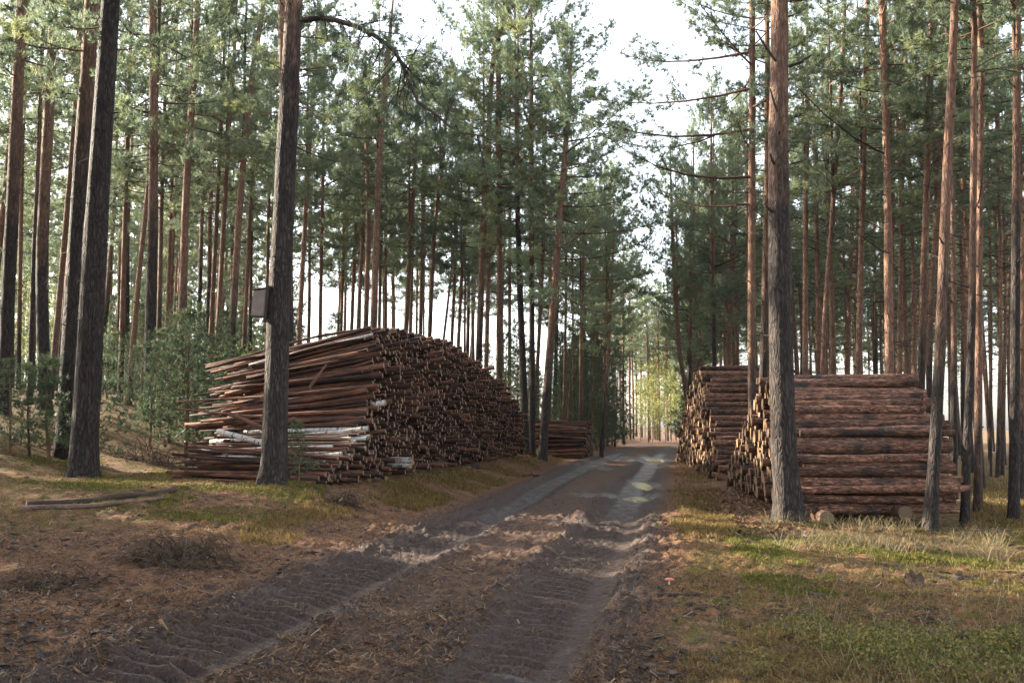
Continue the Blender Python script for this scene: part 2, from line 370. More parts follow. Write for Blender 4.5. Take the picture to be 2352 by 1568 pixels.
def ground_z(X, Y, fine=True):
    X = np.asarray(X, float); Y = np.asarray(Y, float)
    u = road_u(X, Y); v = road_v(X, Y)
    z = base_z(X, Y)
    wob = (fbm(v * 0.13, v * 0 + 3.1, 4, 3) - 0.5) * 0.5
    onroad = 1 - sst(2.2, 3.2, np.abs(u))
    far = 1 - sst(60, 90, Y)
    for u0 in (-RH, RH):
        w = u - u0 - wob * 0.6
        dep = 0.055 + 0.04 * (fbm(v * 0.4, v * 0 + u0, 9, 3) - 0.5)
        z = z - far * dep * np.exp(-(w / 0.50) ** 4)
        for side in (-1, 1):
            rg = 0.060 * (0.35 + 1.3 * fbm(v * 1.1, v * 0 + side + u0, 6, 3))
            z = z + far * rg * np.exp(-((w - side * 0.62) / 0.17) ** 2)
    z = z + onroad * 0.035 * np.exp(-(u / 0.6) ** 2)
    z = z + 0.10 * (fbm(v * 0.9, u * 1.4, 15, 3)) * np.exp(-((u - 2.25) / 0.33) ** 2)
    z = z + (fbm(X * 0.35, Y * 0.35, 20, 3) - 0.5) * 0.22 * sst(2.2, 4.5, np.abs(u))
    z = z + (fbm(X * 1.3, Y * 1.3, 25, 3) - 0.5) * (0.05 + 0.05 * sst(2.0, 3.0, np.abs(u)))
    for (cx, cy, rx, ry) in _pud:
        zl = float(base_z(np.array([cx]), np.array([cy]))[0]) - 0.075
        g = np.exp(-0.9 * (((X - cx) / rx) ** 2 + ((Y - cy) / ry) ** 2) ** 1.5)
        z = z * (1 - g) + (zl - 0.012) * g
    if fine:
        close = 1 - sst(16, 32, Y)
        z = z + (fbm(X * 6.5, Y * 6.5, 36, 3) - 0.5) * 0.055 * sst(1.9, 2.6, np.abs(u)) * (1 - sst(20, 34, Y))
        z = z + (fbm(X * 5.5, Y * 5.5, 30, 3) - 0.5) * (0.05 - 0.03 * np.exp(-((np.abs(np.abs(u - wob * 0.6) - RH)) / 0.42) ** 6))
        cl = fbm(X * 10, Y * 10, 33, 3)
        inr = np.exp(-((np.abs(np.abs(u - wob * 0.6) - RH)) / 0.42) ** 6)
        close = close * (1 - 0.86 * inr)
        z = z + close * np.clip(cl - 0.47, 0, 1) * 0.30 * (0.35 + 0.65 * np.exp(-((np.abs(np.abs(u) - 1.3)) / 0.95) ** 2))
        for u0, lo, hi in ((RH, -0.42, 0.20), (-RH, -0.44, 0.18)):       # tyre lugs pressed into the ruts
            w = u - u0 - wob * 0.6
            mid = (w - lo) / (hi - lo)
            band = sst(-0.04, 0.10, mid) * (1 - sst(0.62, 1.15, mid))
            ph = v / 0.245 + 0.55 * (mid - 0.15) ** 2 + 0.12 * (fbm(v * 0.8, v * 0, 40, 2) - 0.5)
            fr = ph - np.floor(ph)
            saw = sst(0.0, 0.12, fr) * (1 - sst(0.34, 0.50, fr))
            amt = (0.55 + 0.45 * sst(0.25, 0.45, fbm(v * 0.22, v * 0 + 7 + u0, 44, 2))) * (1 - sst(18, 28, Y)) * (0.65 + 0.7 * fbm(X * 2.3, Y * 2.3, 91, 3))
            z = z + band * amt * (saw - 0.4) * 0.105
            mid2 = (w - 0.1) / 0.36
            band2 = sst(-0.04, 0.2, mid2) * (1 - sst(0.7, 1.1, mid2))
            fr2 = v / 0.16 + 0.3 * mid2; fr2 = fr2 - np.floor(fr2)
            z = z + band2 * (1 - sst(14, 22, Y)) * (np.abs(fr2 - 0.5) - 0.25) * 0.035 * sst(0.4, 0.6, fbm(v * 0.35, u, 47, 2))
    return z
def gz(x, y): return float(ground_z(np.array([x]), np.array([y]), False)[0])
for (px, py, rx, ry) in PUDDLES:
    d = 25.0
    for _ in range(30):
        p = at(px, py, d)
        zz = float(base_z(np.array([p[0]]), np.array([d]))[0]) - 0.06
        d = d + 0.6 * ((CAM_Z - zz) * F_PX / (py - HOR) - d)
    p = at(px, py, d); _pud.append((p[0], p[1], rx, ry))

def gpt(px, py):
    """the spot of ground seen at photo pixel (px, py)"""
    d = 12.0
    for _ in range(60):
        p = at(px, py, d)
        zz = gz(p[0], d)
        d = max(3.0, d + 0.4 * ((CAM_Z - zz) * F_PX / (py - HOR) - d))
    p = at(px, py, d)
    return np.array([p[0], p[1], gz(p[0], p[1])])

def build_ground():
    ys = [-40, -25, -14, -8, -4, -1, 1.0, 2.5, 3.6]
    y = 4.2
    while y < 16: ys.append(y); y += 0.026 if y < 12 else 0.045
    st = 0.05
    while y < 1400: ys.append(y); st *= 1.035; y += st
    xs = list(np.arange(-7.5, 6.6, 0.036))
    x = xs[-1]; st = 0.036
    while x < 900: st *= 1.06; x += st; xs.append(x)
    x = xs[0]; st = 0.036; neg = []
    while x > -900: st *= 1.06; x -= st; neg.append(x)
    xs = neg[::-1] + xs
    xs = np.array(xs); ys = np.array(ys)
    X, Y = np.meshgrid(xs, ys)
    Z = ground_z(X, Y)
    nx, ny = len(xs), len(ys)
    V = np.stack([X, Y, Z], -1).reshape(-1, 3)
    u = road_u(X, Y); v = road_v(X, Y)
    wob = (fbm(v * 0.13, v * 0 + 3.1, 4, 3) - 0.5) * 0.3
    nn = fbm(X * 0.8, Y * 0.8, 50, 4)
    mud = np.zeros_like(X)
    for u0 in (-RH, RH):
        mud = np.maximum(mud, 1 - sst(0.45, 1.0, np.abs(u - u0 - wob)))
    mud = np.maximum(mud, 0.55 * (1 - sst(1.8, 2.9, np.abs(u))))
    mud = mud * (1 - 0.45 * sst(45, 70, Y))
    grass = np.maximum(sst(2.0, 3.0, u + 0.5 * (1 - sst(8, 14, Y))) * 0.95, sst(4.2, 6.0, -u) * sst(9, 15, Y) * 0.85)
    grass = np.maximum(grass, 0.55 * sst(2.6, 4.5, -u) * sst(20, 30, Y))
    grass = grass + 0.5 * (nn - 0.5)
    # brown bark litter along the foot of the right stacks
    foot = np.exp(-((X - (3.3 + 0.08 * Y)) / 1.0) ** 2) * sst(14.6, 16, Y) * (1 - sst(24, 30, Y))
    grass = grass * (1 - 0.9 * foot)
    wet = np.zeros_like(X)
    for u0 in (-RH, RH):
        wet = np.maximum(wet, (1 - sst(0.2, 0.5, np.abs(u - u0 - wob))) * (0.48 + 0.28 * sst(13, 24, Y)))
    for (cx, cy, rx, ry) in _pud:
        wet = np.maximum(wet, 1.1 * np.exp(-(((X - cx) / (rx * 1.5)) ** 2 + ((Y - cy) / (ry * 1.5)) ** 2)))
    wet = wet * (1 - sst(50, 70, Y))
    mask = np.stack([mud, np.clip(grass, 0, 1), wet, np.ones_like(X)], -1).reshape(-1, 4)
    i = np.arange(ny - 1)[:, None] * nx; j = np.arange(nx - 1)[None, :]
    F = np.stack([i + j, i + j + 1, i + nx + j + 1, i + nx + j], -1).reshape(-1, 4)
    uc = 0.25 * (u[:-1, :-1] + u[1:, :-1] + u[:-1, 1:] + u[1:, 1:]); nc = fbm(X[:-1, :-1] * 0.9, Y[:-1, :-1] * 0.9, 60, 3)
    isr = (np.abs(uc + (nc - 0.5) * 0.9) < 2.35).ravel() & (Y[:-1, :-1].ravel() < 110)
    for name, sel in (('ground', ~isr), ('dirt_road', isr)):
        f = F[sel]; used, inv = np.unique(f, return_inverse=True)
        mb = MB(); mb.add(V[used], inv.reshape(-1, 4))
        o = mb.build(name, M_GROUND); tag(o, kind='structure')
        ca = o.data.color_attributes.new('mask', 'FLOAT_COLOR', 'POINT')
        ca.data.foreach_set('color', mask[used].astype(np.float32).ravel())
build_ground()
for k, (cx, cy, rx, ry) in enumerate(_pud):
    zc = float(base_z(np.array([cx]), np.array([cy]))[0]) - 0.075 - 0.030
    a = np.linspace(0, 2 * np.pi, 40, endpoint=False)
    R = 1.25 * (0.8 + 0.35 * vnoise(np.cos(a) * 2 + 5, np.sin(a) * 2 + k, 3))
    V = np.stack([cx + rx * R * np.cos(a), cy + ry * R * np.sin(a), np.full(40, zc + 0.036)], -1)
    mb = MB(); mb.add(np.concatenate([V, [[cx, cy, zc + 0.036]]]), [[q, (q + 1) % 40, 40] for q in range(40)])
    tag(mb.build('puddle', M_WATER), kind='structure')

# ------------------------------------------------------------------ needles, crowns, trunks
def tufts(mb, P, D, rng, k=11, ln=(0.11, 0.18), wd=0.03, spread=(0.25, 1.25), m=0):
    P = np.repeat(P, k, 0); D = np.repeat(nrm(D), k, 0); n = len(P)
    r = nrm(rng.normal(size=(n, 3))); r = nrm(r - D * (r * D).sum(1, keepdims=True))
    an = rng.uniform(*spread, n)[:, None]
    d = D * np.cos(an) + r * np.sin(an)
    L = rng.uniform(*ln, n)[:, None]
    side = nrm(np.cross(d, rng.normal(size=(n, 3)))) * (wd * rng.uniform(0.7, 1.2, n)[:, None] * 0.5)
    P = P + rng.normal(size=(n, 3)) * 0.02
    V = np.stack([P - side, P + side, P + d * L], 1).reshape(-1, 3)
    mb.add(V, np.arange(n * 3).reshape(-1, 3), m, False)

def crown_branch(wood, TP, TD, p0, az, el, L, rng, r0, dens=1.0, droop=0.0, sub=6, sides=4):
    """one living branch: stem, side twigs, and the places of its needle tufts"""
    n = 6; t = np.linspace(0, 1, n)
    h = np.array([math.cos(az), math.sin(az), 0]); p = np.array([-h[1], h[0], 0])
    jig = rng.normal(size=2) * 0.06 * L
    zc = np.sin(el) * t * L + (-droop) * L * t * (1 - t) * 1.2 + 0.10 * L * t ** 3
    P = p0 + h * (np.cos(el) * t * L)[:, None] + p * (jig[0] * np.sin(t * 3.1) + jig[1] * t ** 2)[:, None] + np.array([0, 0, 1.0]) * zc[:, None]
    wood.tube(P, r0 * (1 - 0.85 * t), sides, 0)
    for s in range(sub):
        tt = rng.uniform(0.28, 0.98); q = tt * (n - 1); i = min(int(q), n - 2)
        b = P[i] + (P[i + 1] - P[i]) * (q - i); fw = nrm(P[i + 1] - P[i])
        sg = 1 if s % 2 else -1
        d = nrm(fw * rng.uniform(0.5, 1.0) + p * sg * rng.uniform(0.4, 1.0) + np.array([0, 0, rng.uniform(-0.15, 0.45)]))
        l = L * rng.uniform(0.18, 0.40) * (1.15 - 0.5 * tt)
        e = b + d * l + np.array([0, 0, 0.12 * l]); mid = (b + e) / 2 + np.array([0, 0, -0.05 * l])
        wood.tube([b, mid, e], [r0 * 0.3, r0 * 0.22, r0 * 0.1], 3, 0)
        nt = max(2, int(l * 9 * dens))
        for c in range(nt):
            f = rng.uniform(0.3, 1.0)
            TP.append(b + (e - b) * f + rng.normal(size=3) * 0.10); TD.append(d + np.array([0, 0, 0.35]) + rng.normal(size=3) * 0.35)
    for c in range(max(3, int(L * 4 * dens))):
        q = rng.uniform(0.55, 1.0) * (n - 1); i = min(int(q), n - 2)
        TP.append(P[i] + (P[i + 1] - P[i]) * (q - i) + rng.normal(size=3) * 0.05); TD.append(nrm(P[i + 1] - P[i]) + np.array([0, 0, 0.4]) + rng.normal(size=3) * 0.3)

def make_crown(seed, L=8.0, R=2.2, nb=36, dens=1.0, bias=None, low=0.55, droop=0.1, k=11, mats=None, wd=0.032, tip=0.25):
    rng = np.random.default_rng(seed); wood = MB(); TP, TD = [], []
    wood.tube([[0, 0, -0.3], [0.03, 0.02, L * 0.5], [0, 0, L * 0.98]], [0.075, 0.045, 0.012], 5, 0)
    az = rng.uniform(0, 6.28)
    for i in range(nb):
        t = (i + rng.uniform(0, 0.9)) / nb
        t = t ** 0.9
        az += 2.4 + rng.normal() * 0.35
        prof = np.interp(t, [0, 0.15, 0.4, 0.75, 1.0], [low, 0.9, 1.0, 0.7, tip])
        l = R * prof * rng.uniform(0.6, 1.2)
        if bias is not None:
            l *= 1 + bias[1] * math.cos(az - bias[0])
        el = np.interp(t, [0, 0.4, 0.8, 1], [-0.12, 0.15, 0.6, 1.1]) + rng.normal() * 0.14
        crown_branch(wood, TP, TD, np.array([0, 0, t * L * 0.97]), az, el, l, rng, 0.010 + 0.0065 * l, dens, droop * (1 - t))
    n0 = wood.n
    tufts(wood, np.array(TP), np.array(TD), rng, k=k, wd=wd, m=1)
    return wood

def arrays_of(mb):
    V = np.concatenate(mb.V); return V, [(f.copy(), m, s) for f, m, s in mb.F]

CR = [make_crown(100 + i, L=8.0, R=r, nb=nb, dens=1.7, k=14, wd=0.021) for i, (r, nb) in enumerate([(2.5, 46), (2.3, 42), (2.8, 46), (2.3, 44), (2.0, 40), (2.6, 42)])]
CR_FAR = [make_crown(130 + i, L=8.0, R=r, nb=36, dens=0.8, k=8, wd=0.085) for i, r in enumerate((2.6, 2.3, 2.1))]
CR_ME = [c.mesh('pine_crown', [M_LIMB, M_NEEDLE]) for c in CR]
CR_EDGE = make_crown(140, L=10.5, R=2.9, nb=58, bias=(0.0, 0.42), low=0.85, droop=0.22, dens=1.8, k=16, wd=0.02)
CR_EDGE_ME = CR_EDGE.mesh('edge_pine_crown', [M_LIMB, M_NEEDLE])
CR_OVER = make_crown(141, L=9.0, R=2.7, nb=46, bias=(math.pi, 0.5), low=0.9, droop=0.25, dens=1.6, k=15, wd=0.016)
CR_OVER_ME = CR_OVER.mesh('road_edge_crown', [M_LIMB, M_NEEDLE])

def trunk_mb(P, R, k=10, stubs=0, dead=(0, 0, 0), rng=None, flare=1.35):
    """a tapered trunk along the polyline P (local), with knots, stubs and dead limbs"""
    P = np.asarray(P, float)
    L = np.concatenate([[0], np.cumsum(np.linalg.norm(np.diff(P, axis=0), axis=1))])
    n = max(14, int(L[-1] * 1.1)); s = np.concatenate([[0, 0.12, 0.35, 0.7], np.linspace(1.1, L[-1], n)])
    Q = np.stack([np.interp(s, L, P[:, c]) for c in range(3)], -1)
    # smooth the kinks of the polyline
    for _ in range(2):
        Q[5:-1] = (Q[4:-2] + 2 * Q[5:-1] + Q[6:]) / 4
    rr = np.interp(s, R[0], R[1])
    a = np.linspace(0, 2 * np.pi, k, endpoint=False)
    rad = rr[:, None] * (1 + 0.05 * rng.normal(size=(len(s), k)) * 0.6)
    lobes = 1 + (flare - 1) * np.exp(-s / 0.28)[:, None] * (0.75 + 0.45 * np.sin(a * 4 + rng.uniform(0, 6))[None, :])
    mb = MB(); mb.tube(Q, rad * lobes, k, 0)
    for _ in range(stubs):
        h = rng.uniform(1.5, min(L[-1], 12)); az = rng.uniform(0, 6.28)
        b = np.array([np.interp(h, s, Q[:, c]) for c in range(3)]); r = np.interp(h, s, rr)
        d = np.array([math.cos(az), math.sin(az), rng.uniform(-0.1, 0.6)]); l = r + rng.uniform(0.04, 0.14)
        mb.tube([b + d * r * 0.7, b + d * l], [0.022, 0.010], 5, 1, cap1=True)
    nd, h0, h1 = dead
    for _ in range(int(nd)):
        h = h0 + (h1 - h0) * rng.uniform(0, 1) ** 0.7; az = rng.uniform(0, 6.28)
        b = np.array([np.interp(h, s, Q[:, c]) for c in range(3)])
        l = rng.uniform(0.4, 1.9) * (0.6 + 0.5 * (h - h0) / (h1 - h0)); el = rng.uniform(-0.25, 0.65)
        d = np.array([math.cos(az) * math.cos(el), math.sin(az) * math.cos(el), math.sin(el)])
        up = np.array([0, 0, rng.uniform(-0.35, 0.35) * l]); side = np.cross(d, [0, 0, 1]) * rng.normal() * 0.12 * l
        pts = [b, b + d * l * 0.35 + side, b + d * l * 0.7 + side * 0.6 + up * 0.3, b + d * l + up]
        r0 = rng.uniform(0.006, 0.014)
        mb.tube(pts, [r0, r0 * 0.8, r0 * 0.55, r0 * 0.25], 4, 1)
        for q in range(rng.integers(0, 4)):
            f = rng.uniform(0.35, 0.95); bb = b + (pts[3] - b) * f; dd = nrm(d + rng.normal(size=3) * 0.5)
            mb.tube([bb, bb + dd * l * rng.uniform(0.15, 0.35)], [r0 * 0.45, r0 * 0.15], 3, 1)
    return mb, Q, s

def tree_from_pixels(pts, w0, w1, d, label, group=None, H=18.5, hc=10.0, orange=5.0, dead=18, crown=None, name='pine_tree', cscale=1.0, stubs=8, hi=False):
    rng = np.random.default_rng(int(pts[0][0] * 31 + d * 7))
    W = np.array([at(px, py, d) for px, py in pts])
    base_px = pts[0][0]
    gzv = gz(W[0][0], d)
    # base exactly on the ground: extend / cut the lowest segment to ground height
    if len(W) > 1:
        dirv = (W[1] - W[0]) / max(W[1][2] - W[0][2], 1e-3)
        base = W[0].copy() if abs(W[0][2] - gzv) < 0.35 else W[0] + dirv * (gzv - W[0][2])
    else: base = W[0].copy()
    base[2] = gzv - 0.05
    W = np.array([base] + [p for p in W[1:] if p[2] > gzv + 0.4])
    top = W[-1]; dr = nrm(W[-1] - W[-2]); dr = nrm(dr * 0.6 + np.array([0, 0, 0.9]))
    if top[2] < gzv + H:
        W = np.vstack([W, top + dr * (gzv + H - top[2]) / dr[2]])
    loc = W[0]; P = W - loc
    Hh = P[-1][2]
    r0 = 0.5 * w0 * d / F_PX; zt = max(at(pts[-1][0], pts[-1][1], d)[2] - gzv, 5.0)
    r1 = 0.5 * w1 * d / F_PX
    Lr = [0, min(zt, Hh * 0.85), Hh + 1]; Rr = [r0, max(min(r1, r0), 0.035), 0.02]
    mb, Q, s = trunk_mb(P, (Lr, Rr), 18 if hi else 10, stubs, (dead, min(3.2, hc * 0.4), hc + 1.0), rng, 1.6 if hi else 1.35)
    t = thing(name, label, 'tree', tuple(loc), group=group)
    tr = mb.build('trunk', [M_BARK, M_DEAD], t); tr['orange_from'] = float(orange)
    if crown is not None:
        cz = np.array([np.interp(hc, Q[:, 2], Q[:, c]) for c in range(2)])
        sc = (Hh - hc) / (10.5 if crown is CR_EDGE_ME else 9.0 if crown is CR_OVER_ME else 8.0)
        th = 0.0 if crown in (CR_EDGE_ME, CR_OVER_ME) else rng.uniform(0, 6.28)
        tx = math.atan2(P[-1][0] - cz[0], Hh - hc)
        rw = cscale * rng.uniform(0.9, 1.1)
        link('crown', crown, t, (cz[0], cz[1], hc), (0, tx, 0) if th == 0 else (0, 0, th), (rw, rw, sc))
    return t, Q

LEFT_G = 'tall pines close behind the pole pile'
KEY = [
 # pixels base..top, width low, width top, distance, label, options
 ([(8, 935), (50, 0)], 32, 25, 25, 'thick dark trunked pine at the far left edge of the wood', dict(orange=6.5)),
 ([(104, 950), (94, 600), (110, 300), (125, 0)], 30, 20, 27, 'tall pine with rosy upper trunk left of the two thick dark trunks', dict(orange=5.5)),
 ([(67, 942), (79, 570), (90, 300)], 14, 9, 31, 'slim pine whose left edge catches white light, far left', dict(orange=7)),
 ([(42, 888), (50, 400), (58, 100)], 11, 8, 40, None, dict(orange=3)),
 ([(28, 890), (30, 500)], 9, 7, 44, None, dict(orange=3)),
 ([(118, 890), (160, 420), (185, 60)], 15, 10, 36, 'reddish pine leaning right just left of the two thick trunks', dict(orange=1)),
 ([(130, 885), (172, 440), (190, 100)], 11, 8, 42, None, dict(orange=2)),
 ([(150, 1060), (180, 500), (212, 0)], 48, 32, 21.5, 'thick dark pine standing close behind the left foreground trunk', dict(orange=8.0, hi=True, dead=5)),
 ([(190, 1097), (222, 500), (255, 0)], 62, 42, 19.2, 'thickest dark barked pine in the left foreground', dict(orange=13, hi=True, dead=4)),
 ([(277, 885), (290, 400), (296, 200)], 13, 9, 40, None, dict(orange=2)),
 ([(298, 885), (320, 620), (340, 440), (352, 250)], 14, 9, 38, 'reddish pine leaning right behind the dark straight pine', dict(orange=1)),
 ([(342, 975), (352, 460), (354, 255), (350, 0)], 28, 17, 31, 'straight pine with dark lower and orange upper trunk among young pines', dict(orange=7)),
 ([(362, 900), (372, 420), (380, 200)], 12, 8, 42, None, dict(orange=4)),
 ([(378, 900), (390, 560), (397, 380)], 10, 7, 44, 'slim bright rust red pine right of the dark straight pine', dict(orange=-2)),
 ([(413, 930), (426, 460), (443, 204), (455, 0)], 20, 14, 35, 'tall pale pink barked pine above the young pines left of the pole pile', dict(orange=4)),
 ([(478, 900), (502, 408), (512, 200)], 12, 8, 44, None, dict(orange=1)),
 ([(493, 900), (525, 306), (540, 100)], 13, 9, 42, None, dict(orange=3)),
 ([(523, 930), (551, 459), (576, 178), (609, 0)], 18, 12, 36, 'tall pine leaning right, left of the nest box', dict(orange=5)),
 ([(555, 900), (576, 460), (590, 250)], 11, 8, 46, None, dict(orange=3)),
 ([(608, 900), (619, 408)], 9, 7, 50, None, dict(orange=3)),
 ([(628, 1110), (640, 700), (655, 400), (676, 0)], 58, 40, 17.25, 'dark barked pine carrying the nest box in front of the pole pile', dict(orange=8.2, hi=True, dead=3)),
 ([(662, 930), (664, 700), (655, 300), (648, 0)], 22, 22, 30, 'pine right behind the nest box pine', dict(orange=6)),
 ([(680, 900), (709, 357), (724, 153)], 13, 9, 42, None, dict(orange=2)),
 ([(733, 900), (742, 357), (745, 200)], 10, 7, 48, None, dict(orange=3)),
 ([(836, 900), (847, 510), (842, 306), (840, 150)], 14, 10, 44, 'pine just left of the tall pale trunk above the pile top', dict(orange=5)),
 ([(853, 920), (865, 510), (875, 306), (891, 127), (903, 0)], 19, 12, 40, 'tall pale trunked pine rising above the pile top', dict(orange=5)),
 ([(815, 900), (834, 510), (840, 300)], 10, 7, 50, None, dict(orange=4)),
 ([(802, 900), (817, 510), (829, 357)], 10, 7, 52, None, dict(orange=5)),
 ([(780, 900), (791, 460)], 9, 7, 54, None, dict(orange=5)),
 ([(868, 900), (876, 510)], 9, 7, 54, None, dict(orange=2)),
 ([(885, 900), (886, 510)], 10, 7, 52, None, dict(orange=2)),
 ([(908, 900), (903, 560)], 6, 5, 66, None, dict(orange=4)),
 ([(925, 910), (944, 510), (954, 367)], 13, 9, 46, None, dict(orange=5)),
 ([(940, 900), (950, 500)], 8, 6, 58, None, dict(orange=4)),
 ([(962, 910), (972, 510), (977, 357)], 10, 8, 50, None, dict(orange=6)),
 ([(980, 920), (998, 510), (1021, 357), (1024, 280)], 12, 8, 46, 'red stemmed pine bending right behind the middle of the pile', dict(orange=6, hc=12.5)),
 ([(1005, 900), (1036, 632), (1050, 500)], 7, 5, 60, 'thin pine leaning strongly right against the bright sky', dict(orange=5, H=14, hc=10)),
 ([(1032, 910), (1049, 535), (1051, 459)], 9, 7, 54, None, dict(orange=4)),
 ([(1047, 910), (1064, 561), (1077, 459)], 10, 7, 52, None, dict(orange=3)),
 ([(1066, 900), (1069, 612)], 6, 5, 66, None, dict(orange=4)),
 ([(1096, 930), (1110, 510), (1125, 255), (1133, 92), (1165, 30)], 17, 11, 42, 'tall pine with crooked top behind the low right end of the pile', dict(orange=6, hc=9.5, H=21, cscale=1.25)),
 ([(1115, 930), (1125, 485)], 12, 9, 46, None, dict(orange=3)),
 ([(1146, 925), (1148, 510), (1144, 270)], 16, 11, 42, 'straight pine with pale sunlit trunk behind the right end of the pile', dict(orange=4.5, H=20.5, hc=9, cscale=1.2)),
 ([(1170, 950), (1171, 459)], 9, 7, 52, None, dict(orange=3)),
 ([(1209, 1030), (1203, 880), (1197, 750), (1189, 510)], 18, 13, 41, 'dark curved pine trunk right of the pole pile', dict(orange=11, H=20.5, hc=8.5, cscale=1.2)),
 ([(1223, 1038), (1221, 600), (1220, 357)], 15, 11, 40.5, 'straight pine with grey trunk beside the dark curved one', dict(orange=9, H=21, hc=10, cscale=1.3)),
 ([(1247, 1032), (1271, 696), (1290, 450), (1310, 200)], 22, 10, 40, 'leaning pine with long low crown reaching over the road, left of the small stack', dict(orange=5, hc=6.0, H=18.0, crown='edge', cscale=1.15)),
 ([(1295, 970), (1300, 700)], 8, 6, 55, None, dict(orange=1)),
 ([(1319, 970), (1316, 760)], 7, 5, 58, None, dict(orange=4)),
 ([(1335, 980), (1334, 765), (1340, 600)], 11, 8, 52, 'dark red pine rising behind the small stack', dict(orange=3, H=14, hc=6.5)),
 ([(1384, 1005), (1398, 796), (1408, 600)], 10, 6, 48, 'slender thinly crowned pine right of the small stack', dict(orange=4, H=12.5, hc=4.5, cscale=0.75)),
 ([(1228, 960), (1248, 586)], 10, 8, 48, None, dict(orange=2)),
]
RIGHT_KEY = [
 ([(1584, 960), (1582, 910), (1563, 850), (1553, 720), (1545, 560)], 12, 9, 48, 'crooked dark pine bending over the far end of the right log stacks', dict(orange=4, hc=6, H=15)),
 ([(1730, 1100), (1726, 796), (1728, 255), (1728, 25)], 20, 14, 26.5, 'slim pine with branches over the road, between the two log stacks', dict(orange=3.5, crown='over', hc=7.2, H=17.5, cscale=1.15, dead=40)),
 ([(1744, 1100), (1756, 796), (1764, 357)], 20, 16, 26.9, 'pine hidden half behind the foreground trunk, between the log stacks', dict(orange=5)),
 ([(1815, 1205), (1797, 1000), (1794, 796), (1787, 306), (1792, 0)], 62, 39, 16.6, 'thick foreground pine at the left end of the near log stack', dict(orange=7.0, hi=True, dead=0, stubs=10)),
 ([(1848, 980), (1850, 765), (1850, 459), (1855, 255)], 14, 11, 33, None, dict(orange=3)),
 ([(1885, 980), (1891, 796), (1897, 660), (1907, 580), (1912, 480), (1929, 255), (1942, 0)], 12, 9, 30, 'slim pine with a kink in its trunk behind the near log stack', dict(orange=2)),
 ([(1965, 1000), (1973, 796), (1980, 510), (1993, 0)], 16, 11, 30, None, dict(orange=3)),
 ([(2045, 1020), (2042, 800), (2039, 408), (2031, 153), (2026, 0)], 21, 16, 25, 'sturdy red barked pine right above the end of the top log', dict(orange=2)),
 ([(2064, 1000), (2072, 408), (2082, 102)], 13, 10, 33, None, dict(orange=2)),
 ([(2102, 1000), (2100, 663), (2085, 306)], 11, 8, 38, None, dict(orange=2)),
 ([(2112, 1010), (2118, 796), (2126, 510), (2144, 0)], 18, 13, 26, 'brown pine behind the stepped right end of the near stack', dict(orange=5)),
 ([(2132, 1010), (2136, 765), (2144, 561), (2158, 459), (2166, 0)], 14, 10, 29, None, dict(orange=5)),
 ([(2135, 1215), (2161, 800), (2169, 535), (2184, 204), (2197, 0)], 28, 18, 16.3, 'slim sunlit pine leaning right in front of the near log stack', dict(orange=4, hi=True, dead=10)),
 ([(2216, 1213), (2222, 970), (2233, 800), (2236, 400), (2238, 0)], 20, 12, 17.3, 'black based pine at the right ends of the near stack', dict(orange=5, dead=22)),
 ([(2245, 1150), (2248, 765), (2256, 0)], 18, 11, 21, 'reddish pine just right of the black based pine', dict(orange=1.5, dead=22)),
 ([(2327, 1183), (2332, 790), (2337, 0)], 24, 16, 19.5, 'dark pine standing in the moss at the far right edge', dict(orange=7, dead=22)),
 ([(2344, 1144), (2350, 700)], 14, 10, 24, None, dict(orange=3)),
 ([(2273, 1087), (2277, 700)], 9, 7, 36, None, dict(orange=3)),
 ([(2291, 1094), (2300, 700)], 10, 8, 34, None, dict(orange=3)),
 ([(2302, 1084), (2310, 700)], 8, 7, 38, None, dict(orange=2)),
 ([(2190, 1040), (2192, 700)], 18, 12, 24, 'brown pine seen between the leaning sunlit pine and the black based pine', dict(orange=4)),
]
placed = []
TREES = {}
for side, rows in (('left', KEY), ('right', RIGHT_KEY)):
    for i, (pts, w0, w1, d, label, op) in enumerate(rows):
        op = dict(op); grp = None
        if label is None:
            if side == 'left' and pts[0][0] < 620: label, grp = 'tall slim pine with bare reddish trunk left of the nest box pine', 'slim pines left of the nest box pine'
            elif side == 'left': label, grp = 'tall pine with bare reddish trunk standing close behind the pole pile', LEFT_G
            else: label, grp = 'slender bare pine standing in the wood behind the right log stacks', 'slender pines behind the right stacks'
        rr = random.Random(i * 5 + (0 if side == 'left' else 77))
        c = op.pop('crown', None)
        crown = CR_EDGE_ME if c == 'edge' else CR_OVER_ME if c == 'over' else CR_ME[rr.randrange(len(CR_ME))]
        op.setdefault('H', (rr.uniform(17, 19.5) if side == 'left' else rr.uniform(15.5, 17.5)))
        op.setdefault('hc', rr.uniform(7.5, 10.2) if side == 'left' else rr.uniform(8.0, 9.6))
        op.setdefault('dead', 18 if side == 'left' else 48)
        op.setdefault('cscale', 1.0 if side == 'left' else 0.8)
        t, Q = tree_from_pixels(pts, w0, w1, d, label, grp, crown=crown, **op)
        TREES[label] = (t, Q)
        placed.append((t.location.x, t.location.y))

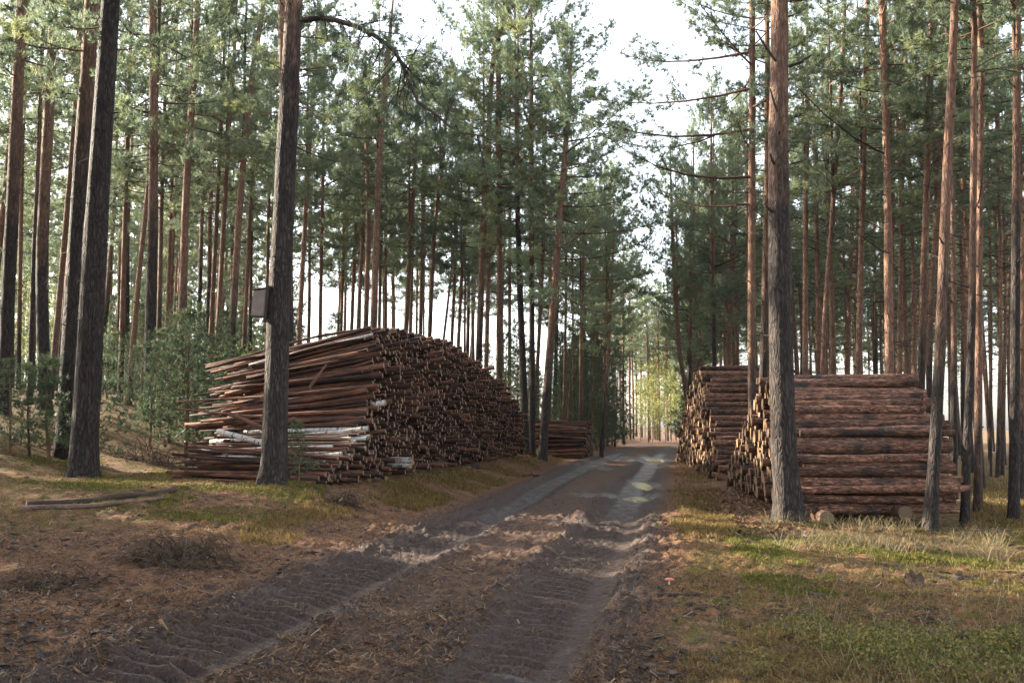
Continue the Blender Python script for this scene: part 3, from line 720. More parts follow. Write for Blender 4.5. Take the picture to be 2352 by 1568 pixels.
# ------------------------------------------------------------------ the rest of the wood
def template(seed, H, r, dead, hc, bend):
    rng = np.random.default_rng(seed)
    z = np.linspace(0, H, 9); ph = rng.uniform(0, 6.28, 2); am = rng.uniform(0.3, 1.0, 2) * bend
    P = np.stack([am[0] * np.sin(z / H * 3.5 + ph[0]) * z / H, am[1] * np.sin(z / H * 3.0 + ph[1]) * z / H, z - 0.06 * (z == 0)], -1); P -= P[0] * np.array([1, 1, 0])
    mb, Q, s = trunk_mb(P, ([0, H * 0.7, H + 1], [r, r * 0.6, 0.015]), 8, 4, (dead, hc * 0.33, hc + 0.8), rng, 1.25)
    return mb, P
TPL_L = [(template(300 + i, 18, 0.145, 14, 10, 0.35), 18.0) for i in range(5)]
TPL_R = [(template(320 + i, 16.5, 0.115, 62, 9.5, 0.25), 16.5) for i in range(6)]
TPL_L_ME = [t[0][0].mesh('pine_trunk', [M_BARK, M_DEAD]) for t in TPL_L]
TPL_R_ME = [t[0][0].mesh('slender_trunk', [M_BARK, M_DEAD]) for t in TPL_R]
rr = random.Random(5)
def corridor(x, y):            # gap through which the low sun reaches the grass by the near stack
    yy = 13.3 + (-x) * (SUN_H[1] / -SUN_H[0])
    return x < -9.5 and abs(y - yy) < 2.8
def free(x, y, gap):
    if -8.5 < road_u(x, y) < 3.2 and y < 45: return False
    if -2.6 < road_u(x, y) < 2.6: return False
    if 3.0 < x - 0.08 * y < 9 and 15 < y < 42 and x - 0.08 * y < 7.0: return False
    return all((x - a) ** 2 + (y - b) ** 2 > gap * gap for a, b in placed)
def plant(n, x0, x1, d0, d1, gap, tpl, side, label, group, hc, orange, hscale=(0.92, 1.08), crowns=CR_ME, cs=1.0):
    made = 0; tries = 0
    while made < n and tries < n * 60:
        tries += 1
        d = math.sqrt(rr.uniform(d0 * d0, d1 * d1)); px = rr.uniform(x0, x1)
        x = (px - CX) / F_PX * d
        if not free(x, d, gap) or corridor(x, d): continue
        placed.append((x, d)); made += 1
        k = rr.randrange(len(tpl)); s = rr.uniform(*hscale)
        t = thing('pine_tree', label, 'tree', (x, d, gz(x, d) - 0.03), (rr.gauss(0, 0.018), rr.gauss(0.01, 0.02), 0), group)
        rz = rr.uniform(0, 6.28); w = s * rr.uniform(0.75, 1.25)
        tr = link('trunk', tpl[k], t, rot=(0, 0, rz), scale=(w, w, s)); tr['orange_from'] = rr.uniform(*orange) + (3.0 if rr.random() < 0.3 else 0.0)
        H = (TPL_L if side == 'L' else TPL_R)[k][1] * s; h = hc * rr.uniform(0.85, 1.15)
        P = (TPL_L if side == 'L' else TPL_R)[k][0][1]
        cx = np.interp(h / s, P[:, 2], P[:, 0]) * w; cy = np.interp(h / s, P[:, 2], P[:, 1]) * w
        q = cs * rr.uniform(0.8, 1.15)
        link('crown', crowns[rr.randrange(len(crowns))], t, (cx * math.cos(rz) - cy * math.sin(rz), cx * math.sin(rz) + cy * math.cos(rz), h), (0, 0, rr.uniform(0, 6.28)), (q, q, (H - h) / 8.0))
plant(46, -60, 690, 30, 88, 2.6, TPL_L_ME, 'L', 'pine further back in the left wood with bare lower trunk', 'pines further back in the left wood', 8.2, (1, 7))
plant(32, 690, 1480, 50, 84, 2.4, TPL_L_ME, 'L', 'slim pine against the bright sky behind the pole pile', 'pines against the sky behind the pole pile', 8.4, (2, 7))
plant(100, 1640, 2420, 24, 84, 1.7, TPL_R_ME, 'R', 'slender straight pine deep in the right wood with dead side twigs', 'slender pines deep in the right wood', 8.6, (0.5, 4), cs=0.78)
plant(14, 1500, 1700, 44, 84, 2.2, TPL_R_ME, 'R', 'leafy roadside pine beyond the right log stacks', 'roadside pines beyond the right stacks', 5.5, (1, 5), cs=0.95)

# wood too far away, or outside the picture, to tell its trees apart
def copy_geo(dst, src, loc, rz, sc, matmap):
    V, Fs = arrays_of(src); c, s_ = math.cos(rz), math.sin(rz)
    V = V * np.array(sc); V = np.stack([V[:, 0] * c - V[:, 1] * s_, V[:, 0] * s_ + V[:, 1] * c, V[:, 2]], -1) + np.array(loc)
    b = dst.n; dst.V.append(V); dst.n += len(V)
    for f, m, sm in Fs: dst.F.append((f + b, matmap[m], sm))
def mass(name, spots, tpl, hc, mats):
    mb = MB()
    for (x, y, s) in spots:
        k = rr.randrange(len(tpl)); z = gz(x, y)
        copy_geo(mb, tpl[k][0][0], (x, y, z - 0.1), rr.uniform(0, 6), (s, s, s), {0: 0, 1: 1})
        H = tpl[k][1] * s
        copy_geo(mb, CR_FAR[rr.randrange(len(CR_FAR))], (x, y, z + hc * s), rr.uniform(0, 6), (s, s, (H - hc * s) / 8.0), {0: 2, 1: 3})
    o = mb.build(name, mats); o['orange_from'] = 2.0
    return tag(o, kind='stuff')
mats4 = [M_BARK, M_DEAD, M_LIMB, M_NEEDLE]
sp = []
while len(sp) < 46:                     # across the end of the road
    y = rr.uniform(96, 135); x = (rr.uniform(1360, 1640) - CX) / F_PX * y
    if abs(road_u(x, y)) > 2 or y > 108: sp.append((x, y, rr.uniform(0.9, 1.15)))
mass('distant_wood', sp, TPL_R, 8.5, mats4)
sp = []
while len(sp) < 46:
    y = rr.uniform(88, 130); x = (rr.uniform(-40, 640) - CX) / F_PX * y
    sp.append((x, y, rr.uniform(0.95, 1.15)))
mass('far_left_wood', sp, TPL_L, 3.6, mats4)
sp = []
while len(sp) < 46:
    y = rr.uniform(86, 125); x = (rr.uniform(1660, 2460) - CX) / F_PX * y
    sp.append((x, y, rr.uniform(0.95, 1.15)))
mass('far_right_wood', sp, TPL_R, 8.0, mats4)
sp = []
tr_ = 0
while len(sp) < 60 and tr_ < 4000:      # beside the frame on the left, it shades the foreground
    tr_ += 1
    x = rr.uniform(-42, -8); y0 = rr.uniform(-7, 10.5); y = y0 + (-x) * (SUN_H[1] / -SUN_H[0])
    if abs(x) / max(y, 0.1) < 0.56 or any((x - a) ** 2 + (y - b) ** 2 < 4.4 for a, b, _ in sp): continue
    sp.append((x, y, rr.uniform(0.95, 1.12)))
for x_ in (-27, -29.5, -32, -34, -25, -22):  # unseen low trees added in the sun gap to keep the left bank shaded
    for o_ in (-2.4, 0.3, 2.8): sp.append((x_ + rr.uniform(-.6, .6), 13.3 - x_ * (SUN_H[1] / -SUN_H[0]) + o_, {-22: 0.42, -25: 0.48}.get(x_, 0.56)))
for k_ in range(10):
    y_ = 30 + 34 * (k_ / 10) + rr.uniform(-2, 2); sp.append((-y_ * rr.uniform(0.57, 0.95), y_, rr.uniform(0.95, 1.1)))
mass('left_shade_wood', sp, TPL_L, 4.2, mats4)
sp = []
while len(sp) < 22:
    x = rr.uniform(9, 34); y = rr.uniform(4, 44)
    if x / y < 0.56 or any((x - a) ** 2 + (y - b) ** 2 < 5 for a, b, _ in sp): continue
    sp.append((x, y, rr.uniform(0.95, 1.12)))
mass('right_side_wood', sp, TPL_R, 8.0, mats4)

# ------------------------------------------------------------------ young pines, saplings
def young_pine(seed, H, R, dens=1.0):
    rng = np.random.default_rng(seed); wood = MB(); st = MB(); TP, TD = [], []
    st.tube([[0, 0, -0.05], [rng.normal() * 0.03, rng.normal() * 0.03, H * 0.5], [0, 0, H]], [0.018 + 0.011 * H, 0.012 + 0.005 * H, 0.006], 6)
    nw = int(H / 0.42)
    for w in range(nw):
        t = (w + 0.6) / nw; z = H * t; a0 = rng.uniform(0, 6.28)
        for q in range(5):
            l = R * (1.05 - t) ** 0.8 * rng.uniform(0.7, 1.15) + 0.12
            crown_branch(wood, TP, TD, np.array([0, 0, z]), a0 + q * 1.257 + rng.normal() * 0.2, 0.3 + 0.5 * t + rng.normal() * 0.1, l, rng, 0.006 + 0.004 * l, dens, 0.05, 4, 3)
    TP.append(np.array([0, 0, H])); TD.append(np.array([0, 0, 1.0]))
    tufts(wood, np.array(TP), np.array(TD), rng, k=9, ln=(0.09, 0.15), wd=0.026, m=1)
    return st.mesh('young_stem', [M_LIMB]), wood.mesh('young_crown', [M_LIMB, M_YOUNG]), H
YP = [young_pine(400, 2.4, 0.8), young_pine(401, 3.6, 1.1), young_pine(402, 5.2, 1.3), young_pine(403, 4.4, 1.2), young_pine(404, 6.0, 1.5)]
def put_young(x, y, k, s, label, group=None):
    t = thing('young_pine', label, 'young pine', (x, y, gz(x, y)), (rr.gauss(0, 0.03), rr.gauss(0, 0.03), rr.uniform(0, 6.28)), group)
    link('stem', YP[k][0], t, scale=(s, s, s)); link('crown', YP[k][1], t, scale=(s, s, s))
def young_px(n, x0, x1, d0, d1, ks, s, label, group, gap=0.9):
    made = tries = 0
    while made < n and tries < 4000:
        tries += 1
        d = rr.uniform(d0, d1); x = (rr.uniform(x0, x1) - CX) / F_PX * d
        if -2.8 < road_u(x, d) < 2.8 or any((x - a) ** 2 + (d - b) ** 2 < gap * gap for a, b in placed): continue
        placed.append((x, d)); put_young(x, d, rr.choice(ks), rr.uniform(*s), label, group); made += 1
young_px(10, 345, 540, 25.5, 31, [0, 1], (0.75, 1.05), 'young pine beside the left ends of the pole pile', 'young pines beside the pole pile')
young_px(30, 180, 640, 34, 56, [1, 2, 3], (0.6, 0.9), 'young pine in the undergrowth of the left wood', 'young pines under the left wood')
young_px(44, -30, 690, 56, 92, [2, 4], (0.95, 1.35), 'young pine far back under the tall pines of the left wood', 'young pines far back in the left wood', 1.5)
young_px(10, 660, 1180, 44, 60, [2, 3, 4], (0.7, 0.95), 'young pine peeping over the pole pile', 'young pines behind the pole pile')
young_px(7, 1150, 1250, 47, 56, [2, 4, 3], (0.8, 1.1), 'young pine between the pole pile and the small stack', 'young pines by the small stack')
young_px(30, 1290, 1490, 55, 76, [4, 2], (0.95, 1.25), 'young pine of the dense dark plantation left of the road end', 'young pines of the dark plantation', 1.2)
young_px(9, 1490, 1600, 62, 90, [4, 2], (0.9, 1.3), 'young pine at the roadside beyond the right stacks', 'young pines at the far roadside', 1.2)
for px, py, k, s, lab in ((30, 1070, 1, 0.52, 'small bushy young pine at the far left edge'), (75, 1070, 0, 0.75, 'small young pine left of the thick dark trunks'), (120, 1062, 0, 0.85, 'small young pine touching the thick dark trunks'),
                          (230, 1000, 0, 0.9, 'small young pine right of the thick dark trunks')):
    d = 20.5; x = (px - CX) / F_PX * d; put_young(x, d, k, s, lab)
# seedling pine in front of the pile
x = (690 - CX) / F_PX * 17.6; put_young(x, 17.6, 0, 0.42, 'small pine seedling in front of the pole pile beside the nest box pine')

def leafy_sapling(seed, H, R, n, size=0.055):
    rng = np.random.default_rng(seed); w = MB(); lf = MB()
    w.tube([[0, 0, 0], [0.08, 0.03, H * 0.5], [0.02, 0.05, H]], [0.012 * H * 0.6, 0.008 * H * 0.5, 0.004], 5)
    pts = []
    for i in range(int(9 + H * 3)):
        z = H * rng.uniform(0.15, 0.95); az = rng.uniform(0, 6.28); l = R * rng.uniform(0.5, 1.1) * (1.15 - z / H * 0.7)
        d = np.array([math.cos(az), math.sin(az), 0.55]); b = np.array([0.04, 0.03, z])
        w.tube([b, b + d * l], [0.008, 0.003], 3)
        pts += [b + d * l * f + rng.normal(size=3) * 0.16 for f in rng.uniform(0.25, 1.05, n)]
    P = np.array(pts); D = rng.normal(size=(len(P), 3))
    a = nrm(D) * size; b2 = nrm(np.cross(D, rng.normal(size=(len(P), 3)))) * size * 0.65
    V = np.stack([P - a, P - b2, P + a, P + b2], 1).reshape(-1, 3)
    lf.add(V, np.arange(len(P) * 4).reshape(-1, 4), 0, False)
    return w.mesh('sapling_stem', [M_LIMB]), lf.mesh('sapling_leaves', [M_YELLOW])
SAP = [leafy_sapling(500, 3.2, 0.9, 26), leafy_sapling(501, 6.5, 1.7, 34, 0.075), leafy_sapling(502, 2.2, 0.8, 22)]
def put_sap(px, d, k, s, label, group=None):
    x = (px - CX) / F_PX * d
    t = thing('deciduous_sapling', label, 'sapling', (x, d, gz(x, d)), (0, 0, rr.uniform(0, 6)), group)
    link('stem', SAP[k][0], t, scale=(s, s, s)); link('foliage', SAP[k][1], t, scale=(s, s, s))
for px, d, k, s in ((405, 28, 2, 0.9), (560, 34, 0, 1.0), (590, 36, 2, 1.1)):
    put_sap(px, d, k, s, 'yellowing leafy sapling among the young pines left of the pile', 'yellow saplings left of the pile')
put_sap(1527, 92, 1, 0.95, 'bright yellow autumn tree at the end of the road')
for px_, d_, s_ in ((1496, 100, 1.2), (1508, 112, 1.5), (1540, 104, 1.1), (1550, 116, 1.5), (1575, 108, 1.3), (1480, 118, 1.3), (1530, 120, 1.7), (1488, 92, 0.9), (1560, 96, 0.9), (1533, 110, 1.4), (1500, 124, 1.8), (1560, 124, 1.8), (1470, 104, 1.0)):
    put_sap(px_, d_, 1, s_, 'yellow green sunlit tree in the bright gap at the end of the road', 'sunlit trees at the road end')
put_sap(1512, 88, 0, 1.1, 'low yellow bush left of the road end')
put_sap(1552, 90, 0, 1.0, 'low yellow bush right of the road end')
put_sap(70, 60, 1, 1.2, 'yellow autumn tree deep in the far left wood behind the slim trunks')
put_sap(118, 64, 1, 1.0, 'yellow autumn tree deep in the left wood beside the thick trunks')

# ------------------------------------------------------------------ stacked timber
def pack(s0, s1, prof, radii, tries=26, seed=1, cap=9000):
    """drop round logs one by one into the outline prof(s); returns s, h, r"""
    rng = np.random.default_rng(seed); res = 0.008
    G = np.zeros(int((s1 - s0) / res) + 1)
    out = []; fails = 0
    while fails < 60 and len(out) < cap:
        r = radii(rng); best = None
        m = max(2, int(r / res)); o = np.arange(-m, m + 1) * res; q = np.sqrt(np.maximum(r * r - o * o, 0))
        for s in rng.uniform(s0 + r, s1 - r, tries):
            c = int((s - s0) / res)
            if c - m < 0 or c + m >= len(G): continue
            h = (G[c - m:c + m + 1] + q).max()
            if h + r * 0.6 > prof(s): continue
            if best is None or h < best[0]: best = (h, s, c)
        if best is None: fails += 1; continue
        fails = 0
        h, s, c = best; out.append((s, h, r))
        G[c - m:c + m + 1] = np.maximum(G[c - m:c + m + 1], h + q)
    return np.array(out)
def polyprof(pts):
    xs = [p[0] for p in pts]; ys = [p[1] for p in pts]
    return lambda s: np.interp(s, xs, ys)

def log_bits(L, r0, r1, rng, k=11, bend=0.02, knots=0):
    """bark tube and the sawn face of one log, axis along local x from the sawn face"""
    n = 7; t = np.linspace(0, 1, n)
    P = np.stack([t * L, bend * L * np.sin(t * 3.14 * rng.uniform(0.6, 1.3)) * rng.normal() * 0.6, bend * L * np.sin(t * 3.14 * rng.uniform(0.6, 1.5)) * rng.normal() * 0.5], -1)
    P -= P[0]
    rr_ = (r0 + (r1 - r0) * t)[:, None] * (1 + 0.035 * rng.normal(size=(n, k)))
    b = MB(); b.tube(P, rr_, k, 0, cap1=True)
    for _ in range(knots):
        x = rng.uniform(0.1, 0.95); az = rng.uniform(0, 6.28); c = np.array([np.interp(x, t, P[:, q]) for q in range(3)])
        rad = np.interp(x, t, r0 + (r1 - r0) * t); d = np.array([rng.uniform(0.1, 0.6), math.cos(az), math.sin(az)])
        b.tube([c + d * rad * 0.8, c + d * (rad + rng.uniform(0.015, 0.05))], [rad * 0.28, rad * 0.12], 5, 0, cap1=True)
    a = np.linspace(0, 2 * np.pi, k, endpoint=False)
    f = MB()
    T = nrm(P[1] - P[0]); ref = np.array([0, 0, 1.0]); U = nrm(np.cross(T, ref)); W = np.cross(T, U)
    ring = (np.cos(a)[:, None] * U + np.sin(a)[:, None] * W) * (rr_[0].mean() * 0.965) + np.array([-0.004, 0, 0])
    back = ring + np.array([0.02, 0, 0])
    f.add(np.concatenate([ring, back]), [[q, (q + 1) % k, k + (q + 1) % k, k + q] for q in range(k)], 0)
    f.F.append((np.array([list(range(k))]), 0, False))
    return b, f

def put_log(p, ax, L, r0, r1, rng, label, group, bark, cut, name='pine_log', cat='log', k=11, bend=0.02, knots=0):
    b, f = log_bits(L, r0, r1, rng, k, bend, knots)
    yaw = math.atan2(ax[1], ax[0]); pit = -math.asin(max(-1, min(1, ax[2] / np.linalg.norm(ax))))
    t = thing(name, label, cat, tuple(p), (0, pit, yaw), group)
    b.build('bark', [bark], t); f.build('cut_face', [cut], t)
    return t

def batch_poles(mb, P0, AX, L, R0, R1, rng, k=7):
    """many far poles at once, in one mesh: bark material 0, ends material 1"""
    N = len(P0); AX = nrm(AX); U = nrm(np.cross(AX, np.array([0, 0, 1.0]))); W = np.cross(AX, U)
    a = np.linspace(0, 2 * np.pi, k, endpoint=False); ca, sa = np.cos(a), np.sin(a)
    rings = []
    bd = rng.normal(size=(N, 2)) * 0.025
    for q, t in enumerate((0.0, 0.5, 1.0)):
        c = P0 + AX * (L * t)[:, None] + (U * bd[:, :1] + W * bd[:, 1:]) * math.sin(t * math.pi)
        r = (R0 + (R1 - R0) * t)[:, None, None]
        rings.append(c[:, None, :] + r * (ca[None, :, None] * U[:, None, :] + sa[None, :, None] * W[:, None, :]))
    V = np.stack(rings, 1).reshape(N, 3 * k, 3)
    j = np.arange(k); j2 = (j + 1) % k
    F = np.concatenate([np.stack([q * k + j, q * k + j2, (q + 1) * k + j2, (q + 1) * k + j], -1) for q in (0, 1)])
    off = (np.arange(N) * 3 * k)[:, None, None]
    b = mb.n; mb.V.append(V.reshape(-1, 3)); mb.n += N * 3 * k
    mb.F.append(((F[None] + off).reshape(-1, 4) + b, 0, True))
    # sawn ends as small discs of their own, just proud of the bark
    e = V[:, :k, :] - AX[:, None, :] * 0.006
    b = mb.n; mb.V.append(e.reshape(-1, 3)); mb.n += N * k
    mb.F.append(((np.arange(k)[::-1][None] + (np.arange(N) * k)[:, None]) + b, 1, False))

# --- the big pile of thin poles left of the road
rng = np.random.default_rng(21)
D0 = 18.0; LX0 = -3.35; LSL = 0.175
ldir = nrm(np.array([LSL, 1.0, 0])); lax = np.array([-ldir[1], ldir[0], 0])
prof = polyprof([(-0.1, 0.0), (0.15, 0.35), (0.9, 0.62), (1.9, 0.95), (2.35, 1.5), (2.7, 2.5), (3.0, 3.15), (4.5, 3.22), (8.8, 3.35), (12, 3.1), (14.3, 2.85), (17.5, 2.45), (19.6, 2.0), (21, 1.1), (21.8, 0.1)])
pk = pack(-0.1, 21.9, prof, lambda g: g.choice([g.uniform(0.026, 0.043), g.uniform(0.035, 0.06)]), 26, 3)
def near_depth(s, h):   # how deep under the near side of the pile a pole lies
    hh = np.array([0, 0.35, 0.62, 0.95, 1.5, 2.5, 3.15, 3.6]); ss = np.array([-0.1, 0.15, 0.9, 1.9, 2.35, 2.7, 3.0, 3.2])
    top = np.interp(s, [-0.1, 0.15, 0.9, 1.9, 2.35, 2.7, 3.0, 22], [0, .35, .62, .95, 1.5, 2.5, 3.15, 3.15]) - h
    return np.minimum(s - np.interp(h, hh, ss), top * 1.3 + np.maximum(0, s - 3) * 0.5)
nd = near_depth(pk[:, 0], pk[:, 1]) + pk[:, 0] * 0.02
order = np.argsort(nd)
near = set(order[:285].tolist())
birch_ids = set(rng.choice(order[:170], 5, replace=False).tolist())
lowband = [i for i in order[:220] if 0.35 < pk[i, 1] < 1.05]
birch_ids |= set(rng.choice(lowband, 22, replace=False).tolist())
B0, BA, BL, BR0, BR1 = [], [], [], [], []
for i, (s, h, r) in enumerate(pk):
    base = np.array([LX0, D0, 0]) + ldir * s
    zg = 0.62
    tilt = 0.27 * np.clip(h / 3.2, 0, 1) ** 1.3 * (1 - 0.5 * min(1, s / 12)) - 0.04 * (h < 0.5)
    yaw = rng.normal() * (0.045 if rng.random() < 0.85 else 0.13)
    ax = nrm(lax + ldir * yaw + np.array([0, 0, -math.tan(tilt) + rng.normal() * 0.028]))
    ins = rng.normal() * 0.13 + (0.25 if rng.random() < 0.1 else 0) - (0.35 if rng.random() < 0.04 else 0)
    L = rng.uniform(2.5, 3.4) + (0.9 if rng.random() < 0.12 and h > 0.9 else 0) - (0.55 * rng.random() + 0.1) * (h < 0.9)
    p = base + lax * ins + np.array([0, 0, zg + h])
    if i in near:
        if i in birch_ids:
            put_log(p, ax, L, r * 1.15, r * 0.8, rng, 'white birch pole lying among the brown poles of the big pile', 'birch poles in the big pile', M_BIRCH, M_CUTGREY, 'birch_log', 'log', 10, 0.012)
        else:
            put_log(p, ax, L, r * 1.08, r * 0.66, rng, 'thin red brown pole on the near side of the big pile', 'poles on the near side of the big pile', M_POLE, M_CUTGREY, 'wood_pole', 'pole', 8, 0.02, 1)
    else:
        B0.append(p); BA.append(ax); BL.append(L); BR0.append(r * 1.05); BR1.append(r * 0.7)
mb = MB(); batch_poles(mb, np.array(B0), np.array(BA), np.array(BL), np.array(BR0), np.array(BR1), rng)
tag(mb.build('stacked_poles', [M_POLE, M_CUTGREY]), kind='stuff')
# single poles that stand out
def px_log(p0, d0, p1, d1, r0, r1, label, name='wood_pole', cat='pole', bark=None, cut=None, group=None):
    a = at(*p0, d0); b = at(*p1, d1)
    return put_log(a, b - a, float(np.linalg.norm(b - a)), r0, r1, rng, label, group, bark or M_POLE, cut or M_CUTGREY, name, cat, 9, 0.015, 2)
px_log((600, 958), 18.3, (408, 936), 19.2, 0.03, 0.014, 'long thin pole sticking out of the pile far to the left, lower of two')
px_log((600, 912), 18.6, (405, 922), 19.4, 0.028, 0.013, 'long thin pole sticking out of the pile far to the left, upper of two')
px_log((640, 1000), 17.9, (528, 950), 18.1, 0.055, 0.04, 'short pole slanting across the left side of the pile')
px_log((642, 1028), 17.7, (500, 990), 18.2, 0.055, 0.05, 'pale birch pole slanting across the left side of the pile', 'birch_log', 'log', M_BIRCH)
px_log((712, 888), 19.1, (750, 838), 19.5, 0.03, 0.02, 'short loose pole propped steeply on the upper pile')
px_log((1214, 952), 35.2, (1150, 954), 36.5, 0.05, 0.045, 'pale pole jutting out of the far end of the big pile')

# --- small stack further up the left side
d1 = 44.0; c0 = at(1344, 1035, d1); sl = nrm(np.array([0.16, 1.0, 0])); sax = np.array([-sl[1], sl[0], 0])
prof2 = polyprof([(0, 0.4), (0.3, 1.35), (1.0, 1.62), (2.6, 1.5), (3.4, 0.9), (4.0, 0.1)])
pk2 = pack(0, 4.0, prof2, lambda g: g.uniform(0.045, 0.075), 26, 9)
o2 = np.argsort(pk2[:, 0] - 0.15 * pk2[:, 1]); near2 = set(o2[:60].tolist())
B0, BA, BL, BR0, BR1 = [], [], [], [], []
zg = gz(c0[0] - 1, d1 + 1) + 0.02
for i, (s, h, r) in enumerate(pk2):
    p = np.array([c0[0], d1, zg + h]) + sl * s + sax * rng.normal() * 0.06
    ax = nrm(sax + sl * rng.normal() * 0.02 + np.array([0, 0, rng.normal() * 0.02 + 0.05 * (h - 0.7)])); L = rng.uniform(2.3, 2.6)
    if i in near2: put_log(p, ax, L, r, r * 0.8, rng, 'reddish pole of the small stack further up the left roadside', 'poles of the small roadside stack', M_POLE, M_CUTGREY, 'wood_pole', 'pole', 8, 0.012)
    else: B0.append(p); BA.append(ax); BL.append(L); BR0.append(r); BR1.append(r * 0.8)
mb = MB(); batch_poles(mb, np.array(B0), np.array(BA), np.array(BL), np.array(BR0), np.array(BR1), rng)
tag(mb.build('small_stack_poles', [M_POLE, M_CUTGREY]), kind='stuff')

# --- the near stack of thick logs right of the road
NX0, ND0, NSL = 4.86, 17.15, 0.08
ndir = nrm(np.array([NSL, 1.0, 0])); nax = np.array([ndir[1], -ndir[0], 0])
prof3 = polyprof([(-0.02, 0.38), (0.3, 0.95), (0.75, 1.45), (1.3, 1.90), (2.0, 2.25), (2.7, 2.46), (3.2, 2.46), (4.1, 2.15), (5.5, 1.7), (7.0, 1.05), (8.6, 0.35)])
def nrad(g): return g.choice([g.uniform(0.06, 0.095), g.uniform(0.08, 0.135)])
pk3 = pack(-0.02, 8.7, prof3, nrad, 30, 12)
def near_label(s, h):
    return 'thick pine log with pale sawn end in the near right stack', 'logs of the near right stack'
zb = 0.17
o3 = np.argsort(pk3[:, 0] - 0.3 * pk3[:, 1]); near3 = set(o3[:240].tolist()); C0, CA, CL, CR0, CR1 = [], [], [], [], []
top_i = int(np.argmax(pk3[:, 1] - 0.15 * np.abs(pk3[:, 0] - 2.2)))
for i, (s, h, r) in enumerate(pk3):
    p = np.array([NX0, ND0, zb + h]) + ndir * s + nax * (rng.normal() * 0.07 + (0.12 if rng.random() < 0.12 else 0))
    ax = nrm(nax + ndir * rng.normal() * 0.028 + np.array([0, 0, rng.normal() * 0.018])); L = rng.uniform(2.5, 2.9)
    lab, grp = near_label(s, h)
    if i not in near3: C0.append(p); CA.append(ax); CL.append(L); CR0.append(r); CR1.append(r * 0.92); continue
    if i == top_i: lab, grp = 'topmost thick log of the near right stack', None
    put_log(p, ax, L, r * 1.02, r * 0.93, rng, lab, grp, M_LOG, M_CUT, 'pine_log', 'log', 13, 0.008, 2)
if C0:
    mb = MB(); batch_poles(mb, np.array(C0), np.array(CA), np.array(CL), np.array(CR0), np.array(CR1), rng, 9); tag(mb.build('near_stack_logs', [M_LOG, M_CUT]), kind='stuff')
for px, py, lab in ((1900, 1190, 'left one of two logs lying crosswise under the near stack, sawn end facing out'), (2080, 1178, 'right one of two logs lying crosswise under the near stack, torn sawn end')):
    a = at(px, py, 16.75); put_log(a, np.array([0.05, 1, 0.0]), 6.5, 0.125, 0.11, rng, lab, None, M_LOG, M_CUT, 'bearer_log', 'log', 13, 0.004, 2)

# --- the far stack right of the road
FD0 = 27.7
prof4 = polyprof([(-0.05, 0.2), (0.6, 1.2), (1.6, 2.2), (2.5, 3.15), (3.0, 3.55), (5.5, 3.45), (7.5, 2.85), (9.5, 2.1), (11.5, 1.2), (12.6, 0.2)])
pk4 = pack(-0.05, 12.7, prof4, lambda g: g.uniform(0.06, 0.105), 28, 14)
o4 = np.argsort(pk4[:, 0] - np.interp(pk4[:, 1], [0.2, 1.2, 2.2, 3.0, 3.3], [-0.05, 0.6, 1.6, 2.6, 3.2]))
near4 = set(o4[:60].tolist())
B0, BA, BL, BR0, BR1 = [], [], [], [], []
for i, (s, h, r) in enumerate(pk4):
    p = np.array([3.45 + 0.08 * FD0, FD0, 0.0 + h]) + ndir * s + nax * rng.normal() * 0.07
    ax = nrm(nax + ndir * rng.normal() * 0.02 + np.array([0, 0, rng.normal() * 0.018])); L = rng.uniform(2.5, 2.8)
    if i in near4: put_log(p, ax, L, r, r * 0.88, rng, 'medium pine log on the near side of the taller far right stack', 'logs on the near side of the far right stack', M_LOG, M_CUT, 'pine_log', 'log', 10, 0.01, 1)
    else: B0.append(p); BA.append(ax); BL.append(L); BR0.append(r); BR1.append(r * 0.88)
mb = MB(); batch_poles(mb, np.array(B0), np.array(BA), np.array(BL), np.array(BR0), np.array(BR1), rng, 8)
tag(mb.build('far_stack_logs', [M_LOG, M_CUT]), kind='stuff')
print('poles', len(pk), 'small', len(pk2), 'near', len(pk3), 'far', len(pk4))
#MORE
# ------------------------------------------------------------------ parts of the foreground trees
NEST = 'dark barked pine carrying the nest box in front of the pole pile'
tC = TREES[NEST][0]; oC = np.array(tC.location)
rng = np.random.default_rng(77)
wood = MB(); TP, TD = [], []
lp = [(694, 47), (735, 42), (770, 46), (815, 60), (860, 82), (905, 115), (925, 150), (937, 178), (960, 235), (1000, 262), (1032, 290), (1062, 305), (1105, 312), (1120, 298)]
L3 = np.array([at(x, y, 17.25 - 1.4 * k / 13) for k, (x, y) in enumerate(lp)])
wood.tube(L3 - oC, np.interp(np.arange(14), [0, 5, 13], [0.055, 0.038, 0.010]), 7, 0)
def hanging(i0, i1, n, lmin, lmax):
    for _ in range(n):
        q = rng.uniform(i0, i1); i = min(int(q), len(L3) - 2); b = L3[i] + (L3[i + 1] - L3[i]) * (q - i) - oC
        d = nrm(np.array([rng.normal() * 0.55, rng.normal() * 0.6, rng.uniform(-1.1, 0.5)])); l = rng.uniform(lmin, lmax)
        m1 = b + d * l * 0.5 + rng.normal(size=3) * 0.08; e = b + d * l + np.array([0, 0, -0.15 * l])
        wood.tube([b, m1, e], [0.012, 0.008, 0.004], 4, 0)
        for k in range(7):
            f = rng.uniform(0.3, 1.0); c = b + (e - b) * f; dd = nrm(d + rng.normal(size=3) * 0.7); l2 = rng.uniform(0.15, 0.45)
            wood.tube([c, c + dd * l2], [0.005, 0.002], 3, 0)
            for w in range(4):
                TP.append(c + dd * l2 * rng.uniform(0.3, 1.05) + rng.normal(size=3) * 0.03); TD.append(dd)
hanging(3, 7.5, 26, 0.5, 1.5); hanging(1, 4, 8, 0.4, 1.0); hanging(7, 12.5, 7, 0.3, 0.7)
limb = wood.build('limb', [M_DEAD], tC); limb['label'] = 'long dark crooked limb reaching right over the pole pile'
